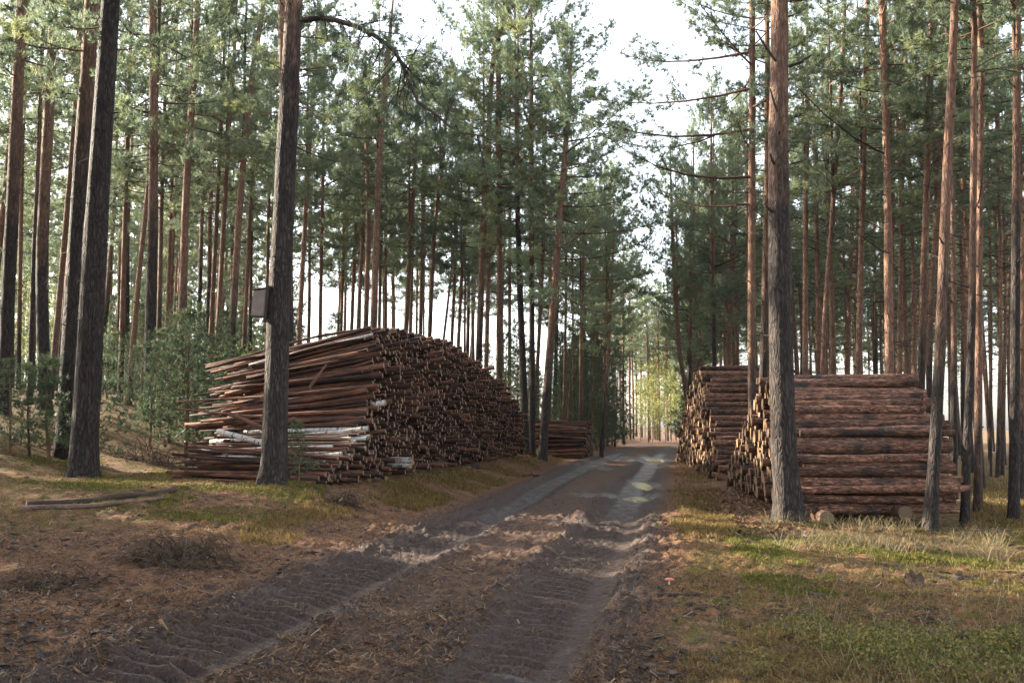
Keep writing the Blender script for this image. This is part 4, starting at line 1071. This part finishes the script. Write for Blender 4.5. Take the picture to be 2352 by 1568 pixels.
fo = MB(); tufts(fo, np.array(TP), np.array(TD), rng, k=14, ln=(0.07, 0.12), wd=0.013)
fo.build('foliage', [M_NEEDLE], limb)

tG = TREES['thick foreground pine at the left end of the near log stack'][0]; oG = np.array(tG.location)
for a, b, r in (((1784, 143), (1736, 71), 0.03), ((1812, 153), (1863, 127), 0.028), ((1787, 262), (1769, 204), 0.03), ((1776, 486), (1754, 466), 0.03), ((1815, 377), (1868, 357), 0.018), ((1780, 378), (1768, 352), 0.03)):
    A = at(*a, 16.5) - oG; B = at(*b, 16.3) - oG; m = MB()
    m.tube([A, (A + B) / 2 + np.array([0, 0, -0.03]), B], [r, r * 0.8, r * 0.5], 6, 0, cap1=True)
    m.build('branch_stub', [M_DEAD], tG)
tS = TREES['sturdy red barked pine right above the end of the top log'][0]; oS = np.array(tS.location)
for pts, r in (([(2030, 352), (2016, 347), (1960, 315), (1890, 260), (1832, 201)], 0.032), ([(2040, 580), (2026, 576), (1960, 530), (1900, 478)], 0.022), ([(2030, 352), (2028, 390), (2034, 430)], 0.02)):
    P = np.array([at(x, y, 24.9 - 0.3 * k) for k, (x, y) in enumerate(pts)]) - oS; m = MB()
    m.tube(P, np.linspace(r, r * 0.35, len(P)), 6, 0)
    for q in range(9):
        f = rng.uniform(0.2, 1) * (len(P) - 1); i = min(int(f), len(P) - 2); c = P[i] + (P[i + 1] - P[i]) * (f - i)
        m.tube([c, c + nrm(rng.normal(size=3)) * rng.uniform(0.15, 0.6)], [0.009, 0.003], 3, 0)
    m.build('dead_branch', [M_DEAD], tS)

# ------------------------------------------------------------------ nest box
p = at(597.5, 697, 17.12)
nb = thing('nest_box', 'weathered grey brown wooden nest box hanging on the trunk in front of the pile', 'nest box', tuple(p), (0, math.radians(4), math.radians(-12))); nb.scale = (0.9, 0.9, 0.9)
M_BOX = simple('nest_box_board', (0.21, 0.165, 0.14), 0.85, 0.45, 9)
M_BOXD = simple('dark_box_board', (0.055, 0.042, 0.035), 0.85)
def hexa(mb, lo, hi, top=None, bev=0.004):
    x0, y0, z0 = lo; x1, y1, z1 = hi; t0 = top[0] if top else z1; t1 = top[1] if top else z1; ins = top[2] if top else 0
    V = [(x0, y0, z0), (x1, y0, z0), (x1, y1, z0), (x0, y1, z0), (x0 + ins, y0, t0), (x1, y0, t1), (x1, y1, t1), (x0 + ins, y1, t0)]
    mb.add(V, [[0, 3, 2, 1], [4, 5, 6, 7], [0, 1, 5, 4], [1, 2, 6, 5], [2, 3, 7, 6], [3, 0, 4, 7]], 0, False)
m = MB(); hexa(m, (-0.105, -0.10, -0.24), (0.115, 0.10, 0.24), (0.225, 0.265, 0.012)); m.build('body', [M_BOX], nb)
m = MB(); hexa(m, (-0.145, -0.125, 0.232), (0.125, 0.125, 0.25), (0.252, 0.305, 0)); m.V[0][1][2] = 0.285; m.V[0][2][2] = 0.285; m.build('roof', [M_BOXD], nb)
m = MB(); hexa(m, (-0.125, -0.112, -0.268), (0.112, 0.112, -0.243)); m.build('floor', [M_BOXD], nb)
m = MB(); hexa(m, (0.118, -0.04, -0.36), (0.15, 0.04, 0.36)); m.build('mounting_batten', [M_BOXD], nb)
m = MB(); hexa(m, (-0.123, -0.09, -0.235), (-0.104, 0.09, 0.215)); fp = m.build('front_board', [M_BOX], nb)
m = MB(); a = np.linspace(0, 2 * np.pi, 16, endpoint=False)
m.tube([[-0.127, 0, 0.12], [-0.1235, 0, 0.12]], [0.024, 0.024], 16, 0, cap0=True); m.build('entrance_hole', [simple('hole_shade_black', (0.006, 0.005, 0.005), 0.95)], fp)  # flat disc on the board, its black painted as the shade inside a hole

# ------------------------------------------------------------------ ground litter, grass, moss
def scatter(n, x0, x1, d0, d1, cond, rng, power=1.0):
    """random ground spots, denser near the viewer"""
    out = []
    tot = 0
    while tot < n:
        k = n * 2
        t = rng.uniform(0, 1, k); d = 1 / (1 / d0 + (1 / d1 - 1 / d0) * t) if power else np.sqrt(rng.uniform(d0 * d0, d1 * d1, k))
        X = (rng.uniform(x0, x1, k) - CX) / F_PX * d
        ok = cond(X, d); out.append(np.stack([X[ok], d[ok]], -1)); tot += int(ok.sum())
        if ok.sum() < 5: break
    P = np.concatenate(out)[:n]
    return P
def zof(P): return np.stack([P[:, 0], P[:, 1], ground_z(P[:, 0], P[:, 1])], -1)
def blades(mb, P, h, w, lean, rng, curve=0.4, m=0):
    n = len(P); az = rng.uniform(0, 2 * np.pi, n); D = np.stack([np.cos(az), np.sin(az), np.zeros(n)], -1)
    a2 = rng.uniform(0, 2 * np.pi, n); Sd = np.stack([np.cos(a2), np.sin(a2), np.zeros(n)], -1) * (w[:, None] * 0.5)
    up = np.array([0, 0, 1.0]); H = h[:, None]; Ln = lean[:, None]
    a = P - np.array([0, 0, 0.01]); b = P + up * H * 0.6 + D * H * Ln * 0.35; c = P + up * H * (1 - 0.35 * Ln) + D * H * Ln * (0.8 + curve)
    V = np.stack([a - Sd, a + Sd, b + Sd * 0.8, b - Sd * 0.8, c], 1).reshape(-1, 3)
    o = (np.arange(n) * 5)[:, None]
    base = mb.n; mb.V.append(V); mb.n += len(V)
    mb.F.append((o + np.array([[0, 1, 2, 3]]) + base, m, False)); mb.F.append((o + np.array([[3, 2, 4]]) + base, m, False))
rng = np.random.default_rng(31)
grass = MB()
def patch(X, Y, sc, th, seed): return fbm(X * sc, Y * sc, seed, 3) + 0.22 * (fbm(X * sc * 5, Y * sc * 5, seed + 9, 2) - 0.5) > th - 0.08 + 0.26 * np.random.default_rng(seed).random(len(X))
P = scatter(40000, 1350, 2420, 4.6, 22, lambda X, Y: (road_u(X, Y) > 1.9 + 0.9 * vnoise(X * 2, Y * 2, 3)) & ~((X > 3.4 + .08 * Y) & (Y > 17) & (X < 7.8 + .08 * Y - .4)) & patch(X, Y, 0.9, 0.38, 71), rng)
blades(grass, zof(P), rng.uniform(0.02, 0.07, len(P)), rng.uniform(0.004, 0.009, len(P)), rng.uniform(0.6, 2.0, len(P)), rng)
P = scatter(11000, -40, 1000, 13.5, 40, lambda X, Y: (road_u(X, Y) < -3.6) & patch(X, Y, 0.6, 0.42, 72) & ~((road_u(X, Y) > -7.6) & (Y > 18) & (Y < 40)), rng)
blades(grass, zof(P), rng.uniform(0.02, 0.08, len(P)), rng.uniform(0.006, 0.012, len(P)), rng.uniform(0.6, 2.0, len(P)), rng)
P = scatter(15000, 880, 1440, 18, 46, lambda X, Y: (np.abs(road_u(X, Y) + 3.2) < 0.9) & patch(X, Y, 0.7, 0.45, 84), rng)
blades(grass, zof(P), rng.uniform(0.04, 0.12, len(P)), rng.uniform(0.01, 0.02, len(P)), rng.uniform(0.2, 1.0, len(P)), rng)
P = scatter(8000, 1440, 1680, 14, 40, lambda X, Y: (np.abs(road_u(X, Y) - 2.7) < 0.25 + 0.5 * vnoise(X * 0.7, Y * 0.7, 9)) & patch(X, Y, 0.9, 0.46, 85), rng)
blades(grass, zof(P), rng.uniform(0.04, 0.12, len(P)), rng.uniform(0.008, 0.014, len(P)), rng.uniform(0.2, 1.0, len(P)), rng)
P = scatter(7000, 560, 1250, 13, 24, lambda X, Y: (np.abs(road_u(X, Y) + 3.4) < 1.0 * vnoise(X, Y, 8) + 0.2) & patch(X, Y, 0.8, 0.52, 73), rng)
blades(grass, zof(P), rng.uniform(0.03, 0.10, len(P)), rng.uniform(0.006, 0.012, len(P)), rng.uniform(0.2, 1.0, len(P)), rng)
P = scatter(16000, 2200, 2440, 17, 60, lambda X, Y: road_u(X, Y) > 4, rng)
blades(grass, zof(P), rng.uniform(0.03, 0.12, len(P)), rng.uniform(0.01, 0.025, len(P)), rng.uniform(0.2, 1.0, len(P)), rng)
tag(grass.build('grass', [M_GRASS]), kind='stuff')
straw = MB()
P = scatter(1700, 1740, 2300, 12.6, 16.7, lambda X, Y: (X > 3.4) & patch(X, Y, 1.1, 0.42, 74) & (Y > 13.2 - 0.12 * X), rng)
blades(straw, zof(P), rng.uniform(0.10, 0.40, len(P)), rng.uniform(0.003, 0.007, len(P)), rng.uniform(0.6, 2.0, len(P)), rng, 0.5)
P = scatter(700, 1500, 2420, 5.2, 13, lambda X, Y: (road_u(X, Y) > 3.2), rng)
blades(straw, zof(P), rng.uniform(0.10, 0.36, len(P)), rng.uniform(0.002, 0.005, len(P)), rng.uniform(0.4, 1.7, len(P)), rng, 0.5)
tag(straw.build('dry_straw', [M_STRAW]), kind='stuff')
moss = MB()
P = scatter(26000, 1560, 2400, 9.5, 16.5, lambda X, Y: (road_u(X, Y) > 2.9) & patch(X, Y, 1.2, 0.56, 75), rng)
blades(moss, zof(P) + np.array([0, 0, 0.012]), rng.uniform(0.015, 0.04, len(P)), rng.uniform(0.006, 0.012, len(P)), rng.uniform(0.1, 0.8, len(P)), rng)
P = scatter(24000, -30, 760, 14.5, 24, lambda X, Y: (road_u(X, Y) < -3.6) & patch(X, Y, 0.8, 0.52, 76), rng)
blades(moss, zof(P) + np.array([0, 0, 0.015]), rng.uniform(0.012, 0.035, len(P)), rng.uniform(0.008, 0.016, len(P)), rng.uniform(0.3, 1.4, len(P)), rng)
tag(moss.build('moss', [M_MOSS]), kind='stuff')
cover = MB()
P = scatter(250, 1440, 2420, 5.3, 8.2, lambda X, Y: (X > 1.15 + 0.22 * (8 - Y)) & (patch(X, Y, 0.8, 0.53, 77)) & (Y < 7.8 + 0.4 * np.sin(X * 3)), rng)
Z = zof(P)
for k in range(26):
    q = Z + rng.normal(size=Z.shape) * np.array([0.045, 0.045, 0.0]) + np.array([0, 0, 1.0]) * rng.uniform(0.02, 0.16, len(Z))[:, None]
    D = nrm(rng.normal(size=Z.shape) + np.array([0, 0, 0.3])); sz = rng.uniform(0.009, 0.017, len(Z))[:, None]
    a = D * sz; b = nrm(np.cross(D, rng.normal(size=Z.shape))) * sz * 0.6
    cover.add(np.stack([q - a, q - b, q + a, q + b], 1).reshape(-1, 3), np.arange(len(q) * 4).reshape(-1, 4), 0, False)
blades(cover, Z, rng.uniform(0.10, 0.18, len(Z)), np.full(len(Z), 0.005), rng.uniform(0.1, 0.6, len(Z)), rng)
tag(cover.build('bilberry_cover', [M_COVER]), kind='stuff')
litter = MB()
def lay(P, l0, l1, w0, w1):
    n = len(P); Z = zof(P) + np.array([0, 0, 0.004]); az = rng.uniform(0, 2 * np.pi, n)
    D = np.stack([np.cos(az), np.sin(az), rng.normal(size=n) * 0.25], -1); L = rng.uniform(l0, l1, n)[:, None]; w = rng.uniform(w0, w1, n)[:, None] * 0.5
    Sd = np.stack([-np.sin(az), np.cos(az), rng.normal(size=n) * 0.3], -1) * w
    Z = Z + np.array([0, 0, 1.0]) * (np.abs(D[:, 2:3]) * L * 0.5)
    V = np.stack([Z - D * L / 2 - Sd, Z - D * L / 2 + Sd, Z + D * L / 2 + Sd * 0.6, Z + D * L / 2 - Sd * 0.6], 1).reshape(-1, 3)
    litter.add(V, np.arange(n * 4).reshape(-1, 4), 0, False)
offrut = lambda X, Y: (np.abs(np.abs(road_u(X, Y)) - RH) > 0.42) | (rng.random(len(X)) < 0.12)
lay(scatter(130000, -60, 2420, 4.6, 26, lambda X, Y: offrut(X, Y) & patch(X, Y, 1.3, 0.36, 78), rng), 0.025, 0.08, 0.002, 0.0065)
lay(scatter(20000, -60, 2420, 4.6, 24, lambda X, Y: offrut(X, Y) & patch(X, Y, 0.7, 0.45, 79), rng), 0.03, 0.09, 0.006, 0.02)
lay(scatter(5000, 1560, 1840, 14.2, 24, lambda X, Y: (np.abs(X - 3.2 - 0.08 * Y) < 1.1), rng), 0.04, 0.16, 0.012, 0.05)
tag(litter.build('needle_litter', [M_LITTER]), kind='stuff')
clod = MB()
P = scatter(5000, -60, 1700, 4.7, 22, lambda X, Y: (np.abs(np.abs(road_u(X, Y)) - RH) < 1.0) & (np.abs(np.abs(road_u(X, Y)) - RH) > 0.55) & patch(X, Y, 1.7, 0.45, 80), rng)
Z = zof(P); OCT = np.array([[1, 0, 0], [-1, 0, 0], [0, 1, 0], [0, -1, 0], [0, 0, 1], [0, 0, -1.0]])
OF = np.array([[0, 2, 4], [2, 1, 4], [1, 3, 4], [3, 0, 4], [2, 0, 5], [1, 2, 5], [3, 1, 5], [0, 3, 5]])
sz = rng.uniform(0.004, 0.015, len(Z)) * (1 + 1.2 * (rng.random(len(Z)) < 0.06))
V = Z[:, None, :] + OCT[None] * sz[:, None, None] * rng.uniform(0.6, 1.4, (len(Z), 6, 1)) + rng.normal(size=(len(Z), 6, 3)) * 0.25 * sz[:, None, None]
clod.add(V.reshape(-1, 3), (OF[None] + (np.arange(len(Z)) * 6)[:, None, None]).reshape(-1, 3), 0, False)
deb = MB()
P = scatter(3600, -60, 2420, 5.0, 24, lambda X, Y: (np.abs(road_u(X, Y)) > 1.95) & patch(X, Y, 0.9, 0.46, 88) & ~((X > 3.2 + .08 * Y) & (Y > 16.5)), rng)
Zd = zof(P); sz = rng.uniform(0.012, 0.04, len(Zd)) ; az_ = rng.uniform(0, 6.28, len(Zd))
st_ = np.stack([np.cos(az_), np.sin(az_), 0 * az_], -1)
V = OCT[None] * sz[:, None, None] * rng.uniform(0.5, 1.3, (len(Zd), 6, 1)) * np.array([1, 1, 0.45])
V = V + (V @ st_[:, :, None]) * st_[:, None, :] * rng.uniform(0.2, 2.2, (len(Zd), 1, 1)) + Zd[:, None, :]
deb.add(V.reshape(-1, 3), (OF[None] + (np.arange(len(Zd)) * 6)[:, None, None]).reshape(-1, 3), 0, False)
tag(deb.build('forest_debris', [M_DEAD]), kind='stuff')
M_CLOD = simple('mud_clod', (0.045, 0.036, 0.033), 0.85, 0.5, 30)
tag(clod.build('mud_crumbs', [M_CLOD]), kind='stuff')

# ------------------------------------------------------------------ small things lying about
def stick(a, b, r, label, name='stick', cat='stick', mat=None, bow=0.03, lift=0.7, twigs=0, group=None):
    A = gpt(*a); B = gpt(*b); n = 6; t = np.linspace(0, 1, n)
    P = A + (B - A) * t[:, None]; L = np.linalg.norm(B - A)
    sd = nrm(np.cross(B - A, [0, 0, 1.0]))
    P = P + sd * (bow * L * np.sin(t * 3.1) * (1 + 0.4 * rng.normal()))[:, None]
    P[:, 2] = np.array([gz(x, y) for x, y, _ in P]) + r * lift + np.abs(rng.normal(size=n)) * 0.3 * r
    t_ = thing(name, label, cat, tuple(P[0]), group=group); m = MB()
    R = np.linspace(r, r * 0.7, n)[:, None] * (1 + 0.08 * rng.normal(size=(n, 8)))
    m.tube(P - P[0], R, 8, 0, cap0=True, cap1=True, mcap=1); m.build('bark', [mat or M_STICK, M_CUTGREY], t_)
    for k in range(twigs):
        q = rng.uniform(0.2, 0.95); c = P[0] * 0 + np.array([np.interp(q, t, P[:, z]) for z in range(3)]) - P[0]
        d = nrm(np.array([rng.normal(), rng.normal(), abs(rng.normal()) * 0.5])); w = MB()
        w.tube([c, c + d * L * rng.uniform(0.1, 0.25)], [r * 0.45, r * 0.15], 5, 0); w.build('side_twig', [mat or M_STICK], t_)
    return t_
stick((61, 1162), (405, 1131), 0.055, 'upper of two thin brown logs lying on the left bank', 'fallen_log', 'log')
stick((46, 1172), (374, 1147), 0.042, 'lower of two thin brown logs lying on the left bank', 'fallen_log', 'log')
stick((367, 1324), (500, 1363), 0.014, 'thin curved brown stick beside the left rut below the brush heap', twigs=1, bow=0.08)
stick((224, 1267), (306, 1266), 0.016, 'dark stick just left of the brush heap', twigs=2)
stick((1171, 1198), (1247, 1202), 0.02, 'dark forked stick lying across the middle of the road', twigs=2)
stick((926, 1446), (984, 1431), 0.013, 'short dark stick on the road hump near the camera')
stick((1225, 1084), (1249, 1098), 0.03, 'short dark stick at the left road edge before the small stack')
stick((1509, 1360), (1671, 1367), 0.018, 'straight dark stick lying in the grass right of the road', twigs=1, mat=M_DEAD)
stick((1845, 1353), (1899, 1366), 0.02, 'short bent dark stick in the middle of the sunlit grass', mat=M_DEAD)
stick((2191, 1452), (2291, 1455), 0.016, 'dark twig half hidden in grass near the lower right corner', mat=M_DEAD, twigs=2)
stick((2060, 1302), (2190, 1312), 0.012, 'thin bent twig in the grass right of the rotten stump', mat=M_DEAD, twigs=2, bow=0.1)
for k, (a, b, r, lab) in enumerate((((923, 1079), (977, 1086), 0.035, 'pale broken pole at the foot of the pile, nearest the camera'), ((1007, 1083), (1046, 1101), 0.035, 'broken pole end lying on the grass before the pile, pointing at the road'),
    ((1031, 1075), (1085, 1055), 0.04, 'pole lying slanted against the foot of the big pile'), ((1079, 1077), (1103, 1063), 0.06, 'short thick brown billet at the foot of the big pile'),
    ((1090, 1074), (1133, 1066), 0.035, 'light thin branch right of the short thick billet'), ((968, 1092), (998, 1086), 0.035, 'dark pole stub between the two broken poles'),
    ((848, 1107), (887, 1099), 0.045, 'short pale pole lying on the ground before the dark pile foot'), ((886, 1083), (943, 1091), 0.03, 'thin dark branch lying before the big pile'),
    ((1112, 1046), (1180, 1053), 0.035, 'grey pole lying flat along the far foot of the big pile'), ((1212, 1046), (1262, 1044), 0.04, 'pale peeled pole on the grass before the small stack'))):
    stick(a, b, r, lab, 'loose_pole', 'pole', M_STICK)
for k, (y, x0) in enumerate(((1055, 902), (1062, 906), (1070, 900))):
    px_log((x0 + 42, y), 20.9 - 0.1 * k, (x0 - 60, y - 3), 22.0, 0.05, 0.045, ('highest', 'middle', 'lowest')[k] + ' of three whitish birch poles at the foot of the big pile face', 'birch_log', 'log', M_BIRCH)
px_log((887, 1098), 19.4, (815, 1066), 20.6, 0.04, 0.035, 'brown pole sliding down from the big pile onto the ground')

def heap(px, py, w, h, n, label, mats, rmax=0.012, needles=0):
    c = gpt(px, py); t = thing('brush_heap', label, 'brush heap', tuple(c)); m = MB(); TP, TD = [], []
    for k in range(n):
        az = rng.uniform(0, 6.28); rad = w * math.sqrt(rng.random()) * 0.5; b = np.array([math.cos(az) * rad, math.sin(az) * rad * 0.7, 0])
        b[2] = gz(c[0] + b[0], c[1] + b[1]) - c[2]
        hz = h * max(0.1, 1 - (rad / (w * 0.5)) ** 1.5) * rng.uniform(0.4, 1.1); a2 = rng.uniform(0, 6.28); l = rng.uniform(0.15, 0.5) * w
        d = np.array([math.cos(a2), math.sin(a2) * 0.7, 0]) * l
        e = b + d; e[2] = gz(c[0] + e[0], c[1] + e[1]) - c[2] + 0.01
        mid = (b + e) / 2; mid[2] += hz; q = (b + mid) / 2 + rng.normal(size=3) * 0.03; q[2] = b[2] + hz * 0.75; q2 = (e + mid) / 2 + rng.normal(size=3) * 0.03; q2[2] = e[2] + hz * 0.7
        r = rng.uniform(0.3, 1) * rmax
        m.tube([b, q, mid, q2, e], [r, r, r * 0.8, r * 0.6, r * 0.3], 4, 0)
        for z in range(needles):
            f = [q, mid, q2, e][rng.integers(0, 4)]; TP.append(f + rng.normal(size=3) * 0.06); TD.append(d + np.array([0, 0, -0.2]))
    m.build('branches', [mats[0]], t)
    if needles: f = MB(); tufts(f, np.array(TP), np.array(TD), rng, k=9, ln=(0.06, 0.12), wd=0.008); f.build('dry_needles', [mats[1]], t)
heap(415, 1284, 1.2, 0.40, 70, 'dark heap of dry needled branches on the needle covered left bank', [M_DEAD, M_BROWNNEEDLE], 0.011, 8)
heap(345, 1062, 1.5, 0.6, 70, 'reddish brown brush heap at the left ends of the pole pile', [M_STICK, M_BROWNNEEDLE], 0.012, 4)
heap(785, 1158, 0.6, 0.3, 34, 'small dark root clump with sticks at the left road side', [M_DEAD, M_BROWNNEEDLE], 0.012, 4)
heap(120, 1335, 1.1, 0.22, 50, 'flat dark scraps of torn turf and roots on the near left bank', [M_DEAD, M_BROWNNEEDLE], 0.012, 6)
# curved snag
A = gpt(814, 1166); t = thing('root_snag', 'small black snag curving up beside the dark root clump', 'snag', tuple(A)); m = MB()
m.tube([[0, 0, -0.03], [0.02, 0, 0.07], [0.03, 0, 0.15], [0.01, 0, 0.21], [-0.05, 0, 0.235], [-0.08, 0, 0.225]], [0.03, 0.024, 0.02, 0.02, 0.024, 0.012], 7, 0, cap1=True); m.build('stem', [M_DEAD], t)
# rotten stump
A = gpt(2100, 1338); t = thing('rotten_stump', 'small rotten tree stump with jagged dark top in the sunlit grass', 'stump', tuple(A)); m = MB()
k = 14; R = 0.085 * (1 + 0.15 * rng.normal(size=(4, k))); m.tube([[0, 0, -0.05], [0, 0, 0.03], [0.005, 0, 0.09], [0.005, 0.0, 0.11]], R, k, 0)
m.V[-1][3 * k:, 2] += rng.uniform(-0.05, 0.07, k); m.build('shell', [M_STICK], t)
m = MB(); m.tube([[0, 0, 0.0], [0.0, 0, 0.05]], [0.075, 0.06], 10, 0, cap1=True); m.build('rotten_core', [M_DEAD], t)
# fly agaric
A = gpt(1537, 1336); t = thing('red_mushroom', 'small red capped mushroom at the edge of the right grass bank', 'mushroom', tuple(A)); m = MB()
m.tube([[0, 0, -0.01], [0, 0, 0.03], [0.004, 0, 0.06]], [0.012, 0.009, 0.008], 8, 0); m.build('stalk', [simple('mushroom_stalk', (0.6, 0.52, 0.42), 0.6)], t)
m = MB(); an = np.linspace(0, 1.5, 6); m.tube(np.array([[0.004, 0, 0.055 + 0.022 * math.sin(q)] for q in an]), np.array([0.05 * math.cos(q) for q in an]), 14, 0, cap0=True, cap1=True); m.build('cap', [simple('mushroom_cap', (0.5, 0.14, 0.09), 0.4)], t)
# seedling
A = gpt(1508, 1210); t = thing('green_seedling', 'bright green leafy seedling at the right edge of the road', 'plant', tuple(A)); m = MB()
m.tube([[0, 0, 0], [0.01, 0, 0.08], [0.0, 0.01, 0.15]], [0.004, 0.003, 0.002], 5, 0); m.build('stem', [M_SEEDLING], t)
for az, z, l in ((0.3, 0.14, 0.07), (2.2, 0.15, 0.075), (4.2, 0.14, 0.07), (1.0, 0.05, 0.06), (5.4, 0.06, 0.06), (3.3, 0.05, 0.055)):
    d = np.array([math.cos(az), math.sin(az), 0.12]); s_ = np.array([-math.sin(az), math.cos(az), 0.0]); b = np.array([0, 0, z]); m = MB()
    V = [b, b + d * l * 0.35 + s_ * l * 0.32 + [0, 0, .006], b + d * l * 0.75 + s_ * l * 0.28, b + d * l * 1.1 - np.array([0, 0, .012]), b + d * l * 0.75 - s_ * l * 0.28, b + d * l * 0.35 - s_ * l * 0.32 + [0, 0, .006]]
    m.add(V, [[0, 1, 2, 3], [0, 3, 4, 5]], 0); m.build('leaf', [M_SEEDLING], t)
# moss cushions
for px, py, r, lab in ((390, 1146, 0.10, 'dark green moss cushion at the right end of the two fallen logs'), (442, 1143, 0.09, 'small bright moss cushion right of the dark moss cushion'), (300, 1096, 0.10, 'moss cushion on the bank right of the thick dark trunk'),
                       (415, 1122, 0.16, 'broad low moss cushion before the left end of the pole pile'), (70, 1108, 0.14, 'bright moss cushion on the far left bank edge'), (2000, 1262, 0.11, 'moss cushion in the grass before the near log stack')):
    c = gpt(px, py); t = thing('moss_cushion', lab, 'moss', tuple(c)); m = MB(); an = np.linspace(0, 1.5, 7)
    m.tube(np.array([[0, 0, -0.02 + 0.5 * r * math.sin(q)] for q in an]), np.array([r * math.cos(q) for q in an])[:, None] * (1 + 0.12 * rng.normal(size=(7, 16))), 16, 0, cap1=True); m.build('mound', [M_MOSS], t)
    n = 900; th = rng.uniform(0, 6.28, n); q = np.arcsin(rng.random(n)); P = np.stack([r * np.cos(q) * np.cos(th), r * np.cos(q) * np.sin(th), -0.02 + 0.5 * r * np.sin(q)], -1); f = MB()
    blades(f, P, rng.uniform(0.012, 0.03, n), rng.uniform(0.005, 0.01, n), rng.uniform(0.1, 1.0, n), rng); f.build('moss_tufts', [M_MOSS], t)
# stones and bark pieces
def lump(px, py, r, label, name, cat, mat, flat=0.6):
    c = gpt(px, py); t = thing(name, label, cat, tuple(c)); m = MB(); an = np.linspace(-0.4, 1.5, 7)
    m.tube(np.array([[0, 0, r * flat * math.sin(q)] for q in an]), np.array([r * math.cos(q) for q in an])[:, None] * (1 + 0.13 * rng.normal(size=(1, 12)) + 0.05 * rng.normal(size=(7, 12))), 12, 0, cap1=True)
    m.build('body', [mat], t)
M_STONE = simple('pale_stone', (0.42, 0.40, 0.38), 0.8)
lump(1846, 1227, 0.06, 'pale stone lying against the foot of the thick foreground pine', 'stone', 'stone', M_STONE)
lump(1595, 1462, 0.022, 'small white stone in the near right grass', 'stone', 'stone', M_STONE)
lump(2103, 1456, 0.03, 'flat whitish stone in the lower right grass', 'stone', 'stone', M_STONE, 0.35)
lump(1515, 1291, 0.045, 'black clod of earth on the right road bank', 'earth_clod', 'clod', M_CLOD, 0.9)
lump(1880, 1305, 0.05, 'dark clod in the middle of the sunlit grass', 'earth_clod', 'clod', M_CLOD, 0.7)
lump(2200, 1320, 0.06, 'flat dark clod right of the rotten stump', 'earth_clod', 'clod', M_CLOD, 0.45)
def slab(px, py, l, w, az, label, mat):
    c = gpt(px, py); t = thing('bark_slab', label, 'bark', tuple(c + np.array([0, 0, 0.012])), (rr.gauss(0, .12), rr.gauss(0, .12), az)); m = MB(); n = 7
    x = np.linspace(-l / 2, l / 2, n); e0 = w / 2 * rng.uniform(0.6, 1.1, n); e1 = w / 2 * rng.uniform(0.6, 1.1, n); zc = 0.02 + 0.012 * rng.normal(size=n)
    V = np.concatenate([np.stack([x, e0, zc * 0.3], -1), np.stack([x, 0 * x, zc + 0.012], -1), np.stack([x, -e1, zc * 0.3], -1)]); V2 = V - np.array([0, 0, 0.012])
    F = [[i, i + 1, n + i + 1, n + i] for i in range(n - 1)] + [[n + i, n + i + 1, 2 * n + i + 1, 2 * n + i] for i in range(n - 1)]
    F2 = [[3 * n + a for a in f[::-1]] for f in F]; S_ = [[i + 1, i, 3 * n + i, 3 * n + i + 1] for i in range(n - 1)] + [[2 * n + i, 2 * n + i + 1, 5 * n + i + 1, 5 * n + i] for i in range(n - 1)]
    m.add(np.concatenate([V, V2]), F + F2 + S_, 0, False); m.build('piece', [mat], t)
for px, py, l, w, az, lab, mat in ((1745, 1242, 0.35, 0.09, 0.1, 'dark curled bark slab on the grass left of the thick foreground pine', M_DEAD), (1788, 1238, 0.28, 0.10, 0.6, 'dark bark slab close to the foot of the thick foreground pine', M_DEAD),
    (1665, 1213, 0.16, 0.10, 0.4, 'light brown bark piece at the edge of the bark litter', M_STRAW), (1620, 1205, 0.35, 0.06, 0.1, 'long dark bark strip in the litter before the near stack', M_DEAD), (1590, 1188, 0.25, 0.06, -0.3, 'dark bark strip near the green seedling', M_DEAD),
    (1720, 1180, 0.3, 0.08, 0.8, 'dark bark piece at the foot of the near stack face', M_STICK), (1585, 1222, 0.22, 0.05, 0.5, 'short dark bark strip on the sunlit road bank', M_DEAD)):
    slab(px, py, l, w, az, lab, mat)

# ------------------------------------------------------------------ thin forest air
HAZE = 0.0001
if HAZE > 0:
    hz = MB(); hexa(hz, (-140, -60, -2.0), (140, 175, 27.0))
    t = bpy.data.materials.new('forest_air'); t.use_nodes = True; nt = t.node_tree; nt.nodes.remove(nt.nodes['Principled BSDF'])
    pv = nt.nodes.new('ShaderNodeVolumePrincipled'); pv.inputs['Color'].default_value = (0.93, 0.96, 1.0, 1); pv.inputs['Density'].default_value = HAZE; pv.inputs['Anisotropy'].default_value = 0.2
    nt.links.new(pv.outputs[0], nt.nodes['Material Output'].inputs['Volume'])
    tag(hz.build('haze', [t]), kind='stuff')
    S.cycles.volume_bounces = 0
